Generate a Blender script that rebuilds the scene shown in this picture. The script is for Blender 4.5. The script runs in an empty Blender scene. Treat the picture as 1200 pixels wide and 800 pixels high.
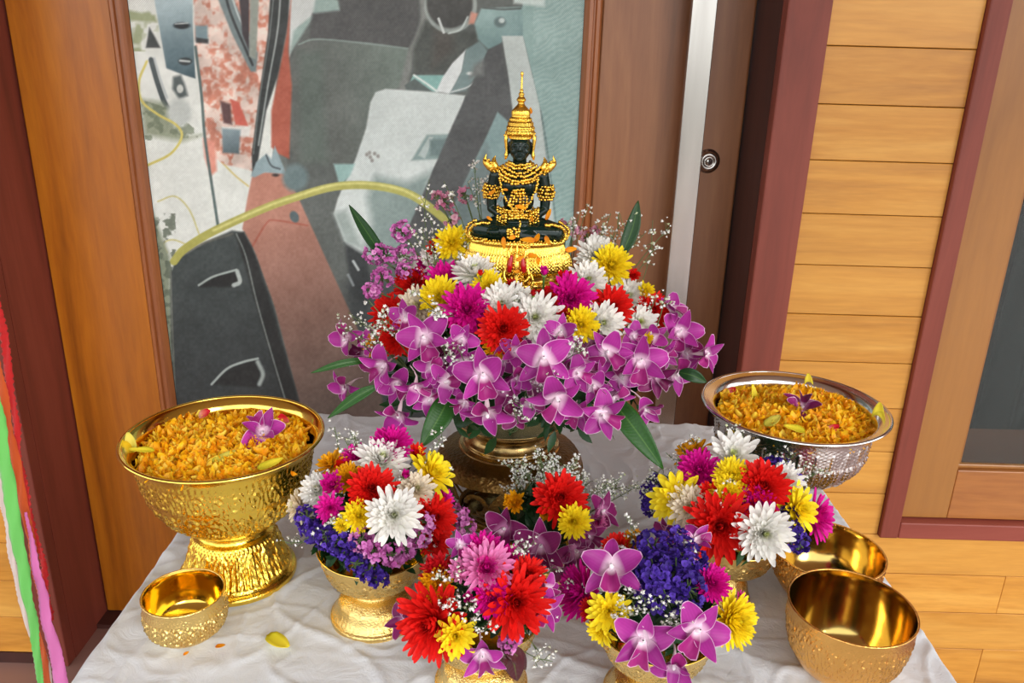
import bpy, bmesh, math, random
import numpy as np
from mathutils import Vector, Matrix, Quaternion, noise as mnoise
rng = np.random.default_rng(7); random.seed(7)
scene = bpy.context.scene
COL = scene.collection
R = math.radians
# ---------------------------------------------------------------- camera
FPX = 950.0; PITCH = R(19.6); ROLL = R(1.6); CAM = np.array([0, 0, 1.35])
_fw = np.array([0, math.cos(PITCH), -math.sin(PITCH)]); _up = np.array([0, math.sin(PITCH), math.cos(PITCH)]); _rt = np.array([1., 0, 0])
_r = math.cos(ROLL)*_rt + math.sin(ROLL)*_up; _u = -math.sin(ROLL)*_rt + math.cos(ROLL)*_up
cam_d = bpy.data.cameras.new('camera'); cam = bpy.data.objects.new('camera', cam_d); COL.objects.link(cam)
cam_d.sensor_width = 36; cam_d.lens = FPX/1200*36; cam_d.clip_start = 0.02
cam.matrix_world = Matrix(((_r[0], _u[0], -_fw[0], CAM[0]), (_r[1], _u[1], -_fw[1], CAM[1]), (_r[2], _u[2], -_fw[2], CAM[2]), (0, 0, 0, 1)))
scene.camera = cam
# ---------------------------------------------------------------- light
world = bpy.data.worlds.new('world'); scene.world = world; world.use_nodes = True
wt = world.node_tree; wt.nodes.clear()
wo = wt.nodes.new('ShaderNodeOutputWorld'); wb = wt.nodes.new('ShaderNodeBackground')
wtc = wt.nodes.new('ShaderNodeTexCoord'); wsp = wt.nodes.new('ShaderNodeSeparateXYZ'); wr = wt.nodes.new('ShaderNodeValToRGB')
wt.links.new(wtc.outputs['Generated'], wsp.inputs[0]); wm = wt.nodes.new('ShaderNodeMath'); wm.operation = 'MULTIPLY_ADD'
wm.inputs[1].default_value = .5; wm.inputs[2].default_value = .5
wt.links.new(wsp.outputs[2], wm.inputs[0]); wt.links.new(wm.outputs[0], wr.inputs[0]); wt.links.new(wr.outputs[0], wb.inputs[0]); wt.links.new(wb.outputs[0], wo.inputs[0])
e = wr.color_ramp.elements
e[0].position = 0.0; e[0].color = (.16, .15, .13, 1); e[1].position = 1.0; e[1].color = (.75, .86, 1.0, 1)
for p_, c_ in ((.495, (.20, .20, .17, 1)), (.51, (1.0, 1.0, .98, 1)), (.7, (.95, .98, 1.0, 1))):
    n_ = wr.color_ramp.elements.new(p_); n_.color = c_
wb.inputs[1].default_value = 2.0
sun_d = bpy.data.lights.new('sun', 'SUN'); sun = bpy.data.objects.new('sun', sun_d); COL.objects.link(sun)
sun_d.energy = 1.3; sun_d.angle = R(25); sun_d.color = (1.0, .98, .92)
_sd = Vector((-.62, .85, -.50)); sun.rotation_euler = _sd.to_track_quat('-Z', 'Y').to_euler(); sun.location = (2, -3, 3)
scene.view_settings.view_transform = 'Standard'; scene.view_settings.look = 'None'; scene.view_settings.gamma = 1
scene.view_settings.use_curve_mapping = False; scene.view_settings.exposure = 0.25
# ---------------------------------------------------------------- placing helpers
def ray(x, y): return _fw*FPX + _r*(x-600) - _u*(y-400)
def atY(x, y, Y): d = ray(x, y); return CAM + d*Y/d[1]
def atZ(x, y, Z): d = ray(x, y); return CAM + d*(Z-CAM[2])/d[2]
def depth(P): return float((np.asarray(P)-CAM) @ _fw)
def on_dome(x, y, c, rad):
    c = np.array(c); rad = np.array(rad); d = ray(x, y); d = d/np.linalg.norm(d)
    o = (CAM-c)/rad; dd = d/rad; a = dd@dd; b = 2*o@dd; k = o@o-1; disc = b*b-4*a*k
    t = (-b-math.sqrt(disc))/(2*a) if disc > 0 else -b/(2*a)
    P = CAM+d*t; n = (P-c)/rad**2; n /= np.linalg.norm(n)
    return P, n
# ---------------------------------------------------------------- object helpers
def link(o, parent=None):
    COL.objects.link(o)
    if parent is not None: o.parent = parent
    return o
def thing(name, label, cat, loc=(0, 0, 0), group=None):
    o = bpy.data.objects.new(name, None); o.empty_display_size = .02; link(o); o.location = loc
    o['label'] = label; o['category'] = cat
    if group: o['group'] = group
    return o
def tag(o, label, cat, group=None):
    o['label'] = label; o['category'] = cat
    if group: o['group'] = group
    return o
def mk(name, V, F, mat=None, attrs=None, smooth=True):
    me = bpy.data.meshes.new(name)
    V = np.asarray(V, dtype=np.float32).reshape(-1, 3)
    if isinstance(F, np.ndarray):
        k = F.shape[1]; n = len(F)
        me.vertices.add(len(V)); me.vertices.foreach_set('co', V.ravel())
        me.loops.add(n*k); me.loops.foreach_set('vertex_index', F.astype(np.int32).ravel())
        me.polygons.add(n); me.polygons.foreach_set('loop_start', np.arange(0, n*k, k, dtype=np.int32))
        me.update(calc_edges=True)
    else:
        me.from_pydata(V.tolist(), [], [list(f) for f in F]); me.update()
    if smooth: me.polygons.foreach_set('use_smooth', np.ones(len(me.polygons), dtype=bool))
    for k_, a in (attrs or {}).items():
        at = me.attributes.new(k_, 'FLOAT', 'POINT'); at.data.foreach_set('value', np.asarray(a, dtype=np.float32).ravel())
    if mat: me.materials.append(mat)
    return me
def ob(name, me, parent=None, loc=None):
    o = bpy.data.objects.new(name, me); link(o, parent)
    if loc is not None: o.location = loc
    return o
def box_me(name, lo, hi, mat, bev=0.0, seg=2):
    bm = bmesh.new(); r_ = bmesh.ops.create_cube(bm, size=1)
    lo = Vector(lo); hi = Vector(hi)
    for v in bm.verts: v.co = Vector([lo[i]+(v.co[i]+.5)*(hi[i]-lo[i]) for i in range(3)])
    if bev > 0: bmesh.ops.bevel(bm, geom=bm.edges[:], offset=bev, segments=seg, affect='EDGES', profile=.5)
    me = bpy.data.meshes.new(name); bm.to_mesh(me); bm.free(); me.materials.append(mat)
    return me
def box(name, lo, hi, mat, parent=None, bev=0.0, seg=2):
    lo = np.array(lo, float); hi = np.array(hi, float); c = (lo+hi)/2
    return ob(name, box_me(name, lo-c, hi-c, mat, bev, seg), parent, c)
def struct(o): o['kind'] = 'structure'; return o
def lathe(prof, n=96, relief=None, close=False):
    P = np.array(prof, float); m = len(P); t = np.linspace(0, 2*np.pi, n, endpoint=False)
    rr = np.repeat(P[:, 0][:, None], n, 1); zz = np.repeat(P[:, 1][:, None], n, 1)
    if relief is not None: rr = rr + relief(np.repeat(t[None], m, 0), zz, np.repeat(np.arange(m)[:, None]/(m-1), n, 1))
    V = np.stack([rr*np.cos(t)[None], rr*np.sin(t)[None], zz], -1).reshape(-1, 3)
    i = np.arange(m-1)[:, None]; j = np.arange(n)[None]; jn = (j+1) % n
    F = np.stack([i*n+j, i*n+jn, (i+1)*n+jn, (i+1)*n+j], -1).reshape(-1, 4)
    return V, F
def spline(pts, k=8):
    P = np.array(pts, float); Q = np.vstack([2*P[0]-P[1], P, 2*P[-1]-P[-2]]); out = []
    for i in range(1, len(Q)-2):
        for t in np.linspace(0, 1, k, endpoint=False):
            a, b, c, d = Q[i-1:i+3]
            out.append(.5*((2*b)+(-a+c)*t+(2*a-5*b+4*c-d)*t*t+(-a+3*b-3*c+d)*t**3))
    out.append(P[-1]); return np.array(out)
def tubes(paths, radii, k=5):
    """many tapered tubes as one vertex/face set"""
    Vs, Fs, off = [], [], 0
    for pth, rad in zip(paths, radii):
        P = np.array(pth, float); n = len(P); rad = np.broadcast_to(np.array(rad, float), (n,))
        T = np.gradient(P, axis=0); T /= np.linalg.norm(T, axis=1)[:, None]+1e-12
        ref = np.array([0, 0, 1.]) if abs(T[0][2]) < .9 else np.array([1., 0, 0])
        A = np.cross(T, ref); A /= np.linalg.norm(A, axis=1)[:, None]+1e-12; B = np.cross(T, A)
        t = np.linspace(0, 2*np.pi, k, endpoint=False)
        V = P[:, None]+rad[:, None, None]*(A[:, None]*np.cos(t)[None, :, None]+B[:, None]*np.sin(t)[None, :, None])
        Vs.append(V.reshape(-1, 3)); i = np.arange(n-1)[:, None]; j = np.arange(k)[None]; jn = (j+1) % k
        Fs.append(np.stack([i*k+j, i*k+jn, (i+1)*k+jn, (i+1)*k+j], -1).reshape(-1, 4)+off); off += n*k
    return np.vstack(Vs), np.vstack(Fs)
def basis(n, roll=0.0):
    n = Vector(n).normalized(); q = n.to_track_quat('Z', 'Y')
    return q @ Quaternion((0, 0, 1), roll)
def ordinal(i): return ['first', 'second', 'third', 'fourth', 'fifth', 'sixth', 'seventh', 'eighth', 'ninth', 'tenth', 'eleventh', 'twelfth', 'thirteenth', 'fourteenth', 'fifteenth', 'sixteenth'][i]
# ---------------------------------------------------------------- materials
def srgb(r, g, b):
    f = lambda c: (c/255/12.92) if c/255 <= .04045 else ((c/255+.055)/1.055)**2.4
    return (f(r), f(g), f(b), 1)
class NT:
    def __init__(s, name):
        s.m = bpy.data.materials.new(name); s.m.use_nodes = True; s.t = s.m.node_tree; s.t.nodes.clear()
        s.out = s.t.nodes.new('ShaderNodeOutputMaterial'); s.b = s.n('BsdfPrincipled'); s.l(s.b, 0, s.out, 0)
    def n(s, ty, **kw):
        x = s.t.nodes.new('ShaderNode'+ty)
        for k, v in kw.items(): setattr(x, k, v)
        return x
    def l(s, a, ao, b, bi): s.t.links.new(a.outputs[ao], b.inputs[bi])
    def ramp(s, src, so, stops, interp='LINEAR'):
        r = s.n('ValToRGB'); r.color_ramp.interpolation = interp; el = r.color_ramp.elements
        el[0].position, el[0].color = stops[0]; el[1].position, el[1].color = stops[-1]
        for p, c in stops[1:-1]: q = el.new(p); q.color = c
        s.l(src, so, r, 0); return r
    def attr(s, name): a = s.n('Attribute'); a.attribute_name = name; return a
    def noise(s, scale, vec=None, detail=4, rough=.5, dist=0, dim='3D'):
        x = s.n('TexNoise'); x.noise_dimensions = dim; x.inputs['Scale'].default_value = scale; x.inputs['Detail'].default_value = detail
        x.inputs['Roughness'].default_value = rough; x.inputs['Distortion'].default_value = dist
        if vec: s.l(vec[0], vec[1], x, 'Vector')
        return x
    def bump(s, src, so, strength, dist):
        x = s.n('Bump'); x.inputs['Strength'].default_value = strength; x.inputs['Distance'].default_value = dist
        s.l(src, so, x, 'Height'); s.l(x, 0, s.b, 'Normal'); return x
    def mix(s, f, a, b, mode='MIX'):
        x = s.n('Mix'); x.data_type = 'RGBA'; x.blend_type = mode
        for sock, v in ((0, f), (6, a), (7, b)):
            if isinstance(v, tuple) and hasattr(v[0], 'outputs'): s.t.links.new(v[0].outputs[v[1]], x.inputs[sock])
            else: x.inputs[sock].default_value = v
        return x
    def math(s, op, a, b=None):
        x = s.n('Math'); x.operation = op
        for i, v in enumerate((a, b)):
            if v is None: continue
            if isinstance(v, tuple): s.t.links.new(v[0].outputs[v[1]], x.inputs[i])
            else: x.inputs[i].default_value = v
        return x
def plain(name, col, rough=.5, metal=0, **kw):
    t = NT(name); t.b.inputs['Base Color'].default_value = col; t.b.inputs['Roughness'].default_value = rough; t.b.inputs['Metallic'].default_value = metal
    n_ = t.noise(60); mx = t.mix((n_, 0), tuple(c*.88 for c in col[:3])+(1,), tuple(min(1, c*1.08) for c in col[:3])+(1,)); t.l(mx, 2, t.b, 'Base Color')
    for k, v in kw.items(): t.b.inputs[k].default_value = v
    return t.m
def wood(name, dark, mid, light, axis='Z', rough=.38, coat=.25, contrast=1.0, knots=False):
    """grain runs along the given local axis"""
    t = NT(name); tc = t.n('TexCoord'); oi = t.n('ObjectInfo'); mp = t.n('Mapping')
    vm = t.n('VectorMath', operation='MULTIPLY_ADD'); t.l(tc, 'Object', vm, 0); vm.inputs[1].default_value = (1, 1, 1)
    cx = t.n('CombineXYZ'); mm = t.math('MULTIPLY', (oi, 'Random'), 37.0); t.l(mm, 0, cx, 0); t.l(mm, 0, cx, 1); t.l(mm, 0, cx, 2); t.l(cx, 0, vm, 2)
    t.l(vm, 0, mp, 'Vector'); sc = {'X': (.10, 1, 1), 'Z': (1, 1, .10)}[axis]; mp.inputs['Scale'].default_value = sc
    a = t.noise(11, (mp, 0), 5, .6, 1.2); b = t.noise(120, (mp, 0), 3, .6); c = t.noise(3.0, (mp, 0), 2, .5, .5)
    r = t.ramp(a, 0, [(.28, dark), (.5, mid), (.72, light)])
    m1 = t.mix(.22*contrast, (r, 0), (t.ramp(b, 0, [(.3, dark), (.7, light)]), 0)); m2 = t.mix((t.ramp(c, 0, [(.35, (0, 0, 0, 1)), (.75, (.55, .55, .55, 1))]), 0), (m1, 2), light)
    v = t.n('HueSaturation'); rr = t.n('MapRange'); rr.inputs[3].default_value = .93; rr.inputs[4].default_value = 1.07; t.l(oi, 'Random', rr, 0); t.l(rr, 0, v, 'Value'); t.l(m2, 2, v, 'Color')
    last = v
    t.l(last, 0, t.b, 'Base Color'); t.b.inputs['Roughness'].default_value = rough; t.b.inputs['Coat Weight'].default_value = coat; t.b.inputs['Coat Roughness'].default_value = .25
    t.bump(b, 0, .12, .0008); return t.m
def metal(name, col, rough, bump=0.0, scale=260, dist=.0006, col2=None, dirt=0.0, kind='noise'):
    t = NT(name); t.b.inputs['Metallic'].default_value = 1; t.b.inputs['Roughness'].default_value = rough
    tc = t.n('TexCoord'); n_ = t.noise(25, (tc, 'Object'), 4)
    mx = t.mix((t.ramp(n_, 0, [(.35, (0, 0, 0, 1)), (.7, (1, 1, 1, 1))]), 0), col, col2 or tuple(c*.85 for c in col[:3])+(1,)); t.l(mx, 2, t.b, 'Base Color')
    rr = t.n('MapRange'); rr.inputs[3].default_value = rough*.75; rr.inputs[4].default_value = rough*1.4; t.l(n_, 0, rr, 0); t.l(rr, 0, t.b, 'Roughness')
    if bump:
        if kind == 'noise': s_ = t.noise(scale, (tc, 'Object'), 2, .5, 1.5); t.bump(s_, 0, bump, dist)
        else:
            s_ = t.n('TexVoronoi'); s_.inputs['Scale'].default_value = scale; t.l(tc, 'Object', s_, 'Vector'); d = t.n('TexNoise'); d.inputs['Scale'].default_value = scale*.6; d.inputs['Distortion'].default_value = 3; t.l(tc, 'Object', d, 'Vector')
            ad = t.math('ADD', (s_, 0), (d, 0)); t.bump(ad, 0, bump, dist)
    return t.m
def petal_mat(name, tip, base, core=None, ringlo=.72, trans=.22, rough=.55):
    """tip/base: colours along the petal; core: colour of the innermost young petals"""
    t = NT(name); al = t.attr('along'); rn = t.attr('rnd'); rg = t.attr('ring')
    r = t.ramp(al, 'Fac', [(.0, base), (.35, tuple(.35*base[i]+.65*tip[i] for i in range(3))+(1,)), (.7, tip), (1.0, tip)])
    src = (r, 0)
    if core:
        rr = t.ramp(rg, 'Fac', [(ringlo, (0, 0, 0, 1)), (min(.99, ringlo+.2), (1, 1, 1, 1))]); src = (t.mix((rr, 0), src, core), 2)
    hs = t.n('HueSaturation'); mr = t.n('MapRange'); mr.inputs[3].default_value = .86; mr.inputs[4].default_value = 1.12; t.l(rn, 'Fac', mr, 0); t.l(mr, 0, hs, 'Value'); t.t.links.new(src[0].outputs[src[1]], hs.inputs['Color'])
    t.l(hs, 0, t.b, 'Base Color'); t.b.inputs['Roughness'].default_value = rough; t.b.inputs['Specular IOR Level'].default_value = .3
    tr = t.n('BsdfTranslucent'); t.l(hs, 0, tr, 'Color'); ms = t.n('MixShader'); ms.inputs[0].default_value = trans
    t.l(t.b, 0, ms, 1); t.l(tr, 0, ms, 2); t.l(ms, 0, t.out, 0); return t.m
# ---------------------------------------------------------------- structure
YF, YD = 1.5, 1.67
m_teak = wood('teak_stile', srgb(118, 58, 6), srgb(172, 94, 12), srgb(200, 122, 24), 'Z', .36, .4)
m_teak_brown = wood('teak_stile_brown', srgb(96, 58, 34), srgb(136, 86, 54), srgb(158, 106, 68), 'Z', .4, .3)
m_teak_mould = wood('teak_moulding', srgb(120, 62, 28), srgb(160, 92, 48), srgb(184, 116, 66), 'Z', .35, .4)
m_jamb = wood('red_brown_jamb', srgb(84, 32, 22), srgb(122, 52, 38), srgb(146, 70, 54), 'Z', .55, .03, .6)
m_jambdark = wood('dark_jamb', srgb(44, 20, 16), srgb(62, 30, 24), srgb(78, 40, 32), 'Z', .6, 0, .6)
m_trimx = wood('red_brown_trim', srgb(104, 42, 32), srgb(132, 58, 46), srgb(150, 74, 60), 'X', .55, .03, .5)
m_plank = wood('golden_plank', srgb(158, 92, 22), srgb(206, 138, 44), srgb(228, 170, 80), 'X', .42, .2, 1.3)
m_winframe = wood('window_frame_wood', srgb(118, 70, 26), srgb(152, 98, 42), srgb(174, 118, 54), 'Z', .4, .25)
m_gap = plain('joint_backing_wood', srgb(136, 72, 34), .8)  # reddish-brown backing wood seen in the plank joints
m_floor_t = NT('red_floor'); _n = m_floor_t.noise(9, None, 5); _rp = m_floor_t.ramp(_n, 0, [(.3, srgb(140, 104, 94)), (.7, srgb(158, 124, 112))]); m_floor_t.l(_rp, 0, m_floor_t.b, 'Base Color'); m_floor_t.b.inputs['Roughness'].default_value = .35; m_floor = m_floor_t.m
m_paint = plain('added_roof_cream', srgb(206, 196, 180), .8)

struct(box('floor', (-8, -6.0, -.12), (8, YD+1.2, 0), m_floor))
# unseen porch roof, added overhead for dark reflections and low frontal light, wall above
struct(box('added_roof', (-4, -1.2, 2.75), (4, YD+.3, 2.85), m_paint))
# backing wall (right and left of the door recess)
DJL, DJR = -.9925, .4515
wall = struct(box('wall_back', (DJR+.012, YF+.02, 0), (4, YD+.3, 2.75), m_gap))
WX0, WZ0 = .8305, .4395           # inner corner of the window's casing
TR0, TRZ = .7915, .4003           # outer corner of the casing
bpy.data.objects.remove(wall)
Vw, Fw_ = [], []
def addbox(lo, hi):
    o_ = len(Vw)
    for z in (lo[2], hi[2]):
        for x, y in ((lo[0], lo[1]), (hi[0], lo[1]), (hi[0], hi[1]), (lo[0], hi[1])): Vw.append((x, y, z))
    for f in ((0, 3, 2, 1), (4, 5, 6, 7), (0, 1, 5, 4), (1, 2, 6, 5), (2, 3, 7, 6), (3, 0, 4, 7)): Fw_.append([o_+i for i in f])
addbox((DJR+.012, YF+.018, 0), (WX0, YD+.3, 2.75)); addbox((WX0, YF+.018, 0), (4, YD+.3, WZ0)); addbox((1.75, YF+.018, WZ0), (4, YD+.3, 2.75)); addbox((WX0, YF+.018, 2.2), (1.75, YD+.3, 2.75))
addbox((-4, YF+.018, 0), (DJL-.012, YD+.3, 2.75)); addbox((DJL-.012, YF+.018, 2.25), (DJR+.012, YD+.3, 2.75))
wall = struct(ob('wall_back', mk('wall_back', Vw, Fw_, m_gap, smooth=False)))
# horizontal planks, each its own board
PH = .09735
def plank(x0, x1, z0, z1):
    d = random.uniform(-.0006, .0006)
    return box('plank', (x0+.0006, YF+d, z0+.0007), (x1-.0006, YF+.018, z1-.0007), m_plank, wall, .0009, 1)
zs = [1.3761-i*PH for i in range(-9, 15)]
JFR = .5275
for i, z1 in enumerate(zs):
    z0 = z1-PH
    if z0 < -.02: z0 = .008
    if z1 < .03: continue
    if z0 >= TRZ-.02: plank(JFR, TR0, z0, min(z1, 2.74))
    elif z1 > TRZ+.03: plank(JFR, TR0, z0, z1); 
    else:
        xs = {0: [JFR, 2.9, 4.0], 1: [JFR, 1.0885, 2.4, 4.0], 2: [JFR, 1.75, 4.0], 3: [JFR, 1.0815, 2.2, 4.0]}[min(3, int(round((TRZ-z1)/PH)) % 4)]
        for a, b in zip(xs[:-1], xs[1:]): plank(a, b, z0, z1)
# left wall planks below its casing
for k in range(4):
    z1 = .4165-k*PH; plank(-4.0, -1.069, max(.028, z1-PH), z1)
skl = box('baseboard_left', (-4.0, YF-.003, 0), (-1.069, YF+.02, .028), m_jambdark); struct(skl)
struct(box('baseboard_right', (JFR, YF-.004, 0), (4.0, YF+.018, .012), m_jambdark))
t_l = struct(box('trim_1', (-4.0, YF-.006, .4175), (-1.069, YF+.02, .47), m_trimx, None, .002))
m_dark_glass_wall = plain('left_panel_wood', srgb(120, 60, 50), .5)
struct(box('trim_2', (-4.0, YF, .47), (-1.069, YF+.02, 2.74), m_dark_glass_wall))
# door jambs: front face and deep reveal
struct(box('trim_3', (DJR, YF-.012, 0), (JFR, YF+.02, 2.25), m_jamb, None, .003))
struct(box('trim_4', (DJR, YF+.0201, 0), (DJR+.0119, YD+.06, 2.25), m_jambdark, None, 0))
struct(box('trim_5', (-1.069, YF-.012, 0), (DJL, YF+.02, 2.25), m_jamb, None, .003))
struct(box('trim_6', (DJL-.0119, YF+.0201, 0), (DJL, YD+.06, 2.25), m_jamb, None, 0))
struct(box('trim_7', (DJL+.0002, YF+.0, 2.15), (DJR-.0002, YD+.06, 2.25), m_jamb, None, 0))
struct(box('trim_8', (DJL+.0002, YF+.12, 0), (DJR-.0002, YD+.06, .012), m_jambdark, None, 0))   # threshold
# closed door: stiles, rails, mouldings
door = struct(thing('door_1', 'x', 'door')); del door['label']; del door['category']
ZT = 2.14
DX0, DX1, CX0, CX1 = DJL+.003, DJR-.003, -.7555, .1205
box('stile', (DX0, YD, .014), (-.7885, YD+.04, ZT), m_teak, door, .003)
box('stile', (.1545, YD, .014), (DX1, YD+.04, ZT), m_teak_brown, door, .006, 4)
box('bottom_rail', (-.7885, YD, .014), (.1545, YD+.04, .20), m_teak, door, .002)
box('top_rail', (-.7885, YD, 1.95), (.1545, YD+.04, ZT), m_teak, door, .002)
def vmould(x0, x1, z0, z1, mat, flip):
    prof = [(0, .0), (0, -.004), (.12, -.008), (.30, -.0075), (.38, -.003), (.46, -.003), (.52, -.008), (.72, -.009), (.84, -.004), (1, .006)]
    if flip: prof = [(1-a, b) for a, b in prof][::-1]
    V = []; 
    for z in (z0, z1):
        for a, b in prof: V.append((x0+a*(x1-x0), YD+b, z))
    n = len(prof); F = [(i, i+1, n+i+1, n+i) for i in range(n-1)]
    return ob('moulding', mk('moulding', V, F, mat, smooth=False), door)
vmould(-.7885, CX0-.0003, .20, 1.95, m_teak_mould, False); vmould(CX1+.0003, .1545, .20, 1.95, m_teak_mould, True)
# ---- printed mesh panel filling the door: a flat photographic print
def px_plane(V):
    d = V-CAM; z = d@_fw; return 600+FPX*(d@_r)/z, 400-FPX*(d@_u)/z
gx = np.linspace(CX0, CX1, 520)
gz = np.concatenate([np.linspace(.2, .5, 20)[:-1], np.linspace(.5, 1.50, 590), np.linspace(1.5, 1.95, 30)[1:]])
GX, GZ = np.meshgrid(gx, gz); PV = np.stack([GX, np.full_like(GX, YD+.008), GZ], -1).reshape(-1, 3)
U_, V_ = px_plane(PV); img = np.zeros((len(U_), 3)); img[:] = (112, 122, 118)
def vnoise(sc, seed, oct=3):
    out = np.zeros(len(U_)); amp = 1; tot = 0
    r2 = np.random.default_rng(seed)
    for o_ in range(oct):
        s = sc/2**o_; x = U_/s+500; y = V_/s+500; xi = np.floor(x).astype(int); yi = np.floor(y).astype(int); fx = x-xi; fy = y-yi
        fx = fx*fx*(3-2*fx); fy = fy*fy*(3-2*fy); tb = r2.random((256, 256)); g = lambda a, b: tb[a % 256, b % 256]
        out += amp*((g(xi, yi)*(1-fx)+g(xi+1, yi)*fx)*(1-fy)+(g(xi, yi+1)*(1-fx)+g(xi+1, yi+1)*fx)*fy); tot += amp; amp *= .5
    return out/tot
def sd_poly(pts):
    P = np.array(pts, float); d = np.full(len(U_), 1e9); ins = np.zeros(len(U_), bool)
    for a, b in zip(P, np.roll(P, -1, 0)):
        e_ = b-a; wx = U_-a[0]; wy = V_-a[1]; t_ = np.clip((wx*e_[0]+wy*e_[1])/(e_@e_+1e-9), 0, 1)
        d = np.minimum(d, np.hypot(wx-e_[0]*t_, wy-e_[1]*t_))
        c1 = (a[1] <= V_) & (b[1] > V_) | (b[1] <= V_) & (a[1] > V_)
        with np.errstate(divide='ignore', invalid='ignore'): xx = a[0]+(V_-a[1])/(b[1]-a[1]+1e-12)*e_[0]
        ins ^= c1 & (U_ < xx)
    return np.where(ins, -d, d)
def lay(mask, col): 
    global img
    img = img*(1-mask[:, None])+np.array(col)[None]*mask[:, None] if not isinstance(col, np.ndarray) else img*(1-mask[:, None])+col*mask[:, None]
def poly(pts, col, soft=1.2, col2=None, grad=None, op=1.0):
    m_ = np.clip(.5-sd_poly(pts)/(2*soft), 0, 1)*op
    if col2 is not None:
        (x0, y0), (x1, y1) = grad; t_ = np.clip(((U_-x0)*(x1-x0)+(V_-y0)*(y1-y0))/((x1-x0)**2+(y1-y0)**2), 0, 1)
        lay(m_, np.array(col)[None]*(1-t_[:, None])+np.array(col2)[None]*t_[:, None])
    else: lay(m_, col)
def line(pts, w, col, soft=.8, op=1.0):
    P = np.array(pts, float); d = np.full(len(U_), 1e9)
    if len(P) > 2: P = spline(P, 6)
    for a, b in zip(P[:-1], P[1:]):
        e_ = b-a; wx = U_-a[0]; wy = V_-a[1]; t_ = np.clip((wx*e_[0]+wy*e_[1])/(e_@e_+1e-9), 0, 1); d = np.minimum(d, np.hypot(wx-e_[0]*t_, wy-e_[1]*t_))
    lay(np.clip((w/2-d)/(2*soft)+.5, 0, 1)*op, col)
def oval(c, rx, ry, col, soft=1., rot=0, op=1.0):
    x = U_-c[0]; y = V_-c[1]; cr, sr = math.cos(rot), math.sin(rot); a = (x*cr+y*sr)/rx; b = (-x*sr+y*cr)/ry
    lay(np.clip((1-np.hypot(a, b))*min(rx, ry)/(2*soft)+.5, 0, 1)*op, col)
n1 = vnoise(18, 1); n2 = vnoise(7, 2); n3 = vnoise(40, 3)
# outside ground, pale
poly([(120, -60), (330, -60), (315, 300), (200, 330), (160, 600), (100, 300)], (222, 228, 222))
lay(np.clip((n1-.62)*8, 0, 1)*(V_ < 60)*(U_ < 190), (160, 172, 134))
poly([(150, 12), (182, 18), (184, 26), (150, 24)], (158, 170, 130), 2)
poly([(171, 56), (175, 32), (182, 44), (188, 56)], (72, 78, 78))
line([(177, 70), (184, 95), (192, 118), (200, 132)], 6, (78, 90, 92)); line([(181, 68), (188, 92), (196, 115)], 2, (180, 190, 190))
poly([(203, 90), (212, 88), (217, 100), (220, 112), (210, 116), (202, 104)], (84, 96, 96), 2); oval((211, 104), 4, 5, (200, 206, 200))
poly([(164, 116), (190, 120), (210, 138), (206, 148), (222, 160), (236, 158), (214, 166), (170, 158)], (150, 160, 136), 4)
lay(np.clip((n2-.5)*6, 0, .7)*(sd_poly([(164, 116), (200, 128), (240, 160), (170, 165)]) < 0), (110, 124, 100))
oval((210, 132), 14, 16, (196, 204, 200), 3)
line([(172, 72), (163, 95), (166, 118), (185, 134), (206, 146), (213, 160), (200, 180), (172, 194)], 2.8, (214, 202, 104))
line([(185, 236), (205, 230), (222, 246), (234, 276)], 1.6, (206, 200, 128)); line([(196, 296), (192, 285), (204, 281), (226, 290)], 1.6, (206, 200, 128))
line([(260, 190), (276, 206), (291, 218)], 2, (214, 200, 130))
# shrubs by the stile
poly([(176, 240), (184, 262), (199, 300), (203, 480), (196, 480), (186, 350), (176, 280)], (136, 148, 126), 3); lay(np.clip((n2-.5)*7, 0, .8)*(U_ < 206)*(V_ > 250), (96, 108, 92))
# torn orange-red pillar
nr = vnoise(14, 21, 3)*.5+vnoise(5, 22, 2)*.5; kr = np.clip((nr-.44)*5, 0, 1)[:, None]; red = np.array([[208, 134, 110]])*kr+np.array([[226, 206, 194]])*(1-kr); red = red*(.85+.3*n1[:, None]); red = np.clip(red, 0, 245)
lay(np.clip(.5-sd_poly([(225, -60), (330, -60), (318, 60), (306, 150), (296, 200), (262, 192), (240, 176), (236, 110), (229, 60)])/3, 0, 1), red)
poly([(238, 162), (252, 166), (254, 200), (247, 206), (240, 185)], (226, 150, 130), 2)
poly([(255, -60), (272, -60), (274, 0), (302, 62), (300, 84), (294, 84), (272, 40), (256, 0)], (120, 138, 140)); line([(262, -20), (270, 15), (296, 76)], 3, (60, 66, 68)); line([(270, -10), (280, 20), (300, 60)], 2, (190, 204, 204))
poly([(275, -60), (292, -60), (292, 60), (284, 40)], (70, 62, 66)); poly([(294, -60), (306, -60), (300, 70), (292, 66)], (150, 160, 150), 1); 
poly([(229, 30), (243, 30), (244, 48), (229, 48)], (122, 148, 156), 1.5); poly([(230, 44), (244, 46), (244, 51), (230, 50)], (60, 62, 64)); 
poly([(258, 118), (270, 122), (272, 146), (262, 144)], (104, 74, 74), 1.5); poly([(270, 116), (280, 120), (291, 148), (276, 146)], (214, 104, 88)); poly([(260, 148), (294, 148), (292, 160), (260, 158)], (228, 226, 220)); poly([(260, 150), (282, 152), (280, 180), (261, 179)], (142, 164, 172), 1.5, (88, 106, 112), ((270, 150), (270, 182)))
line([(229, 55), (236, 110), (240, 160), (248, 215), (256, 268)], 3.2, (92, 112, 110))
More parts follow.
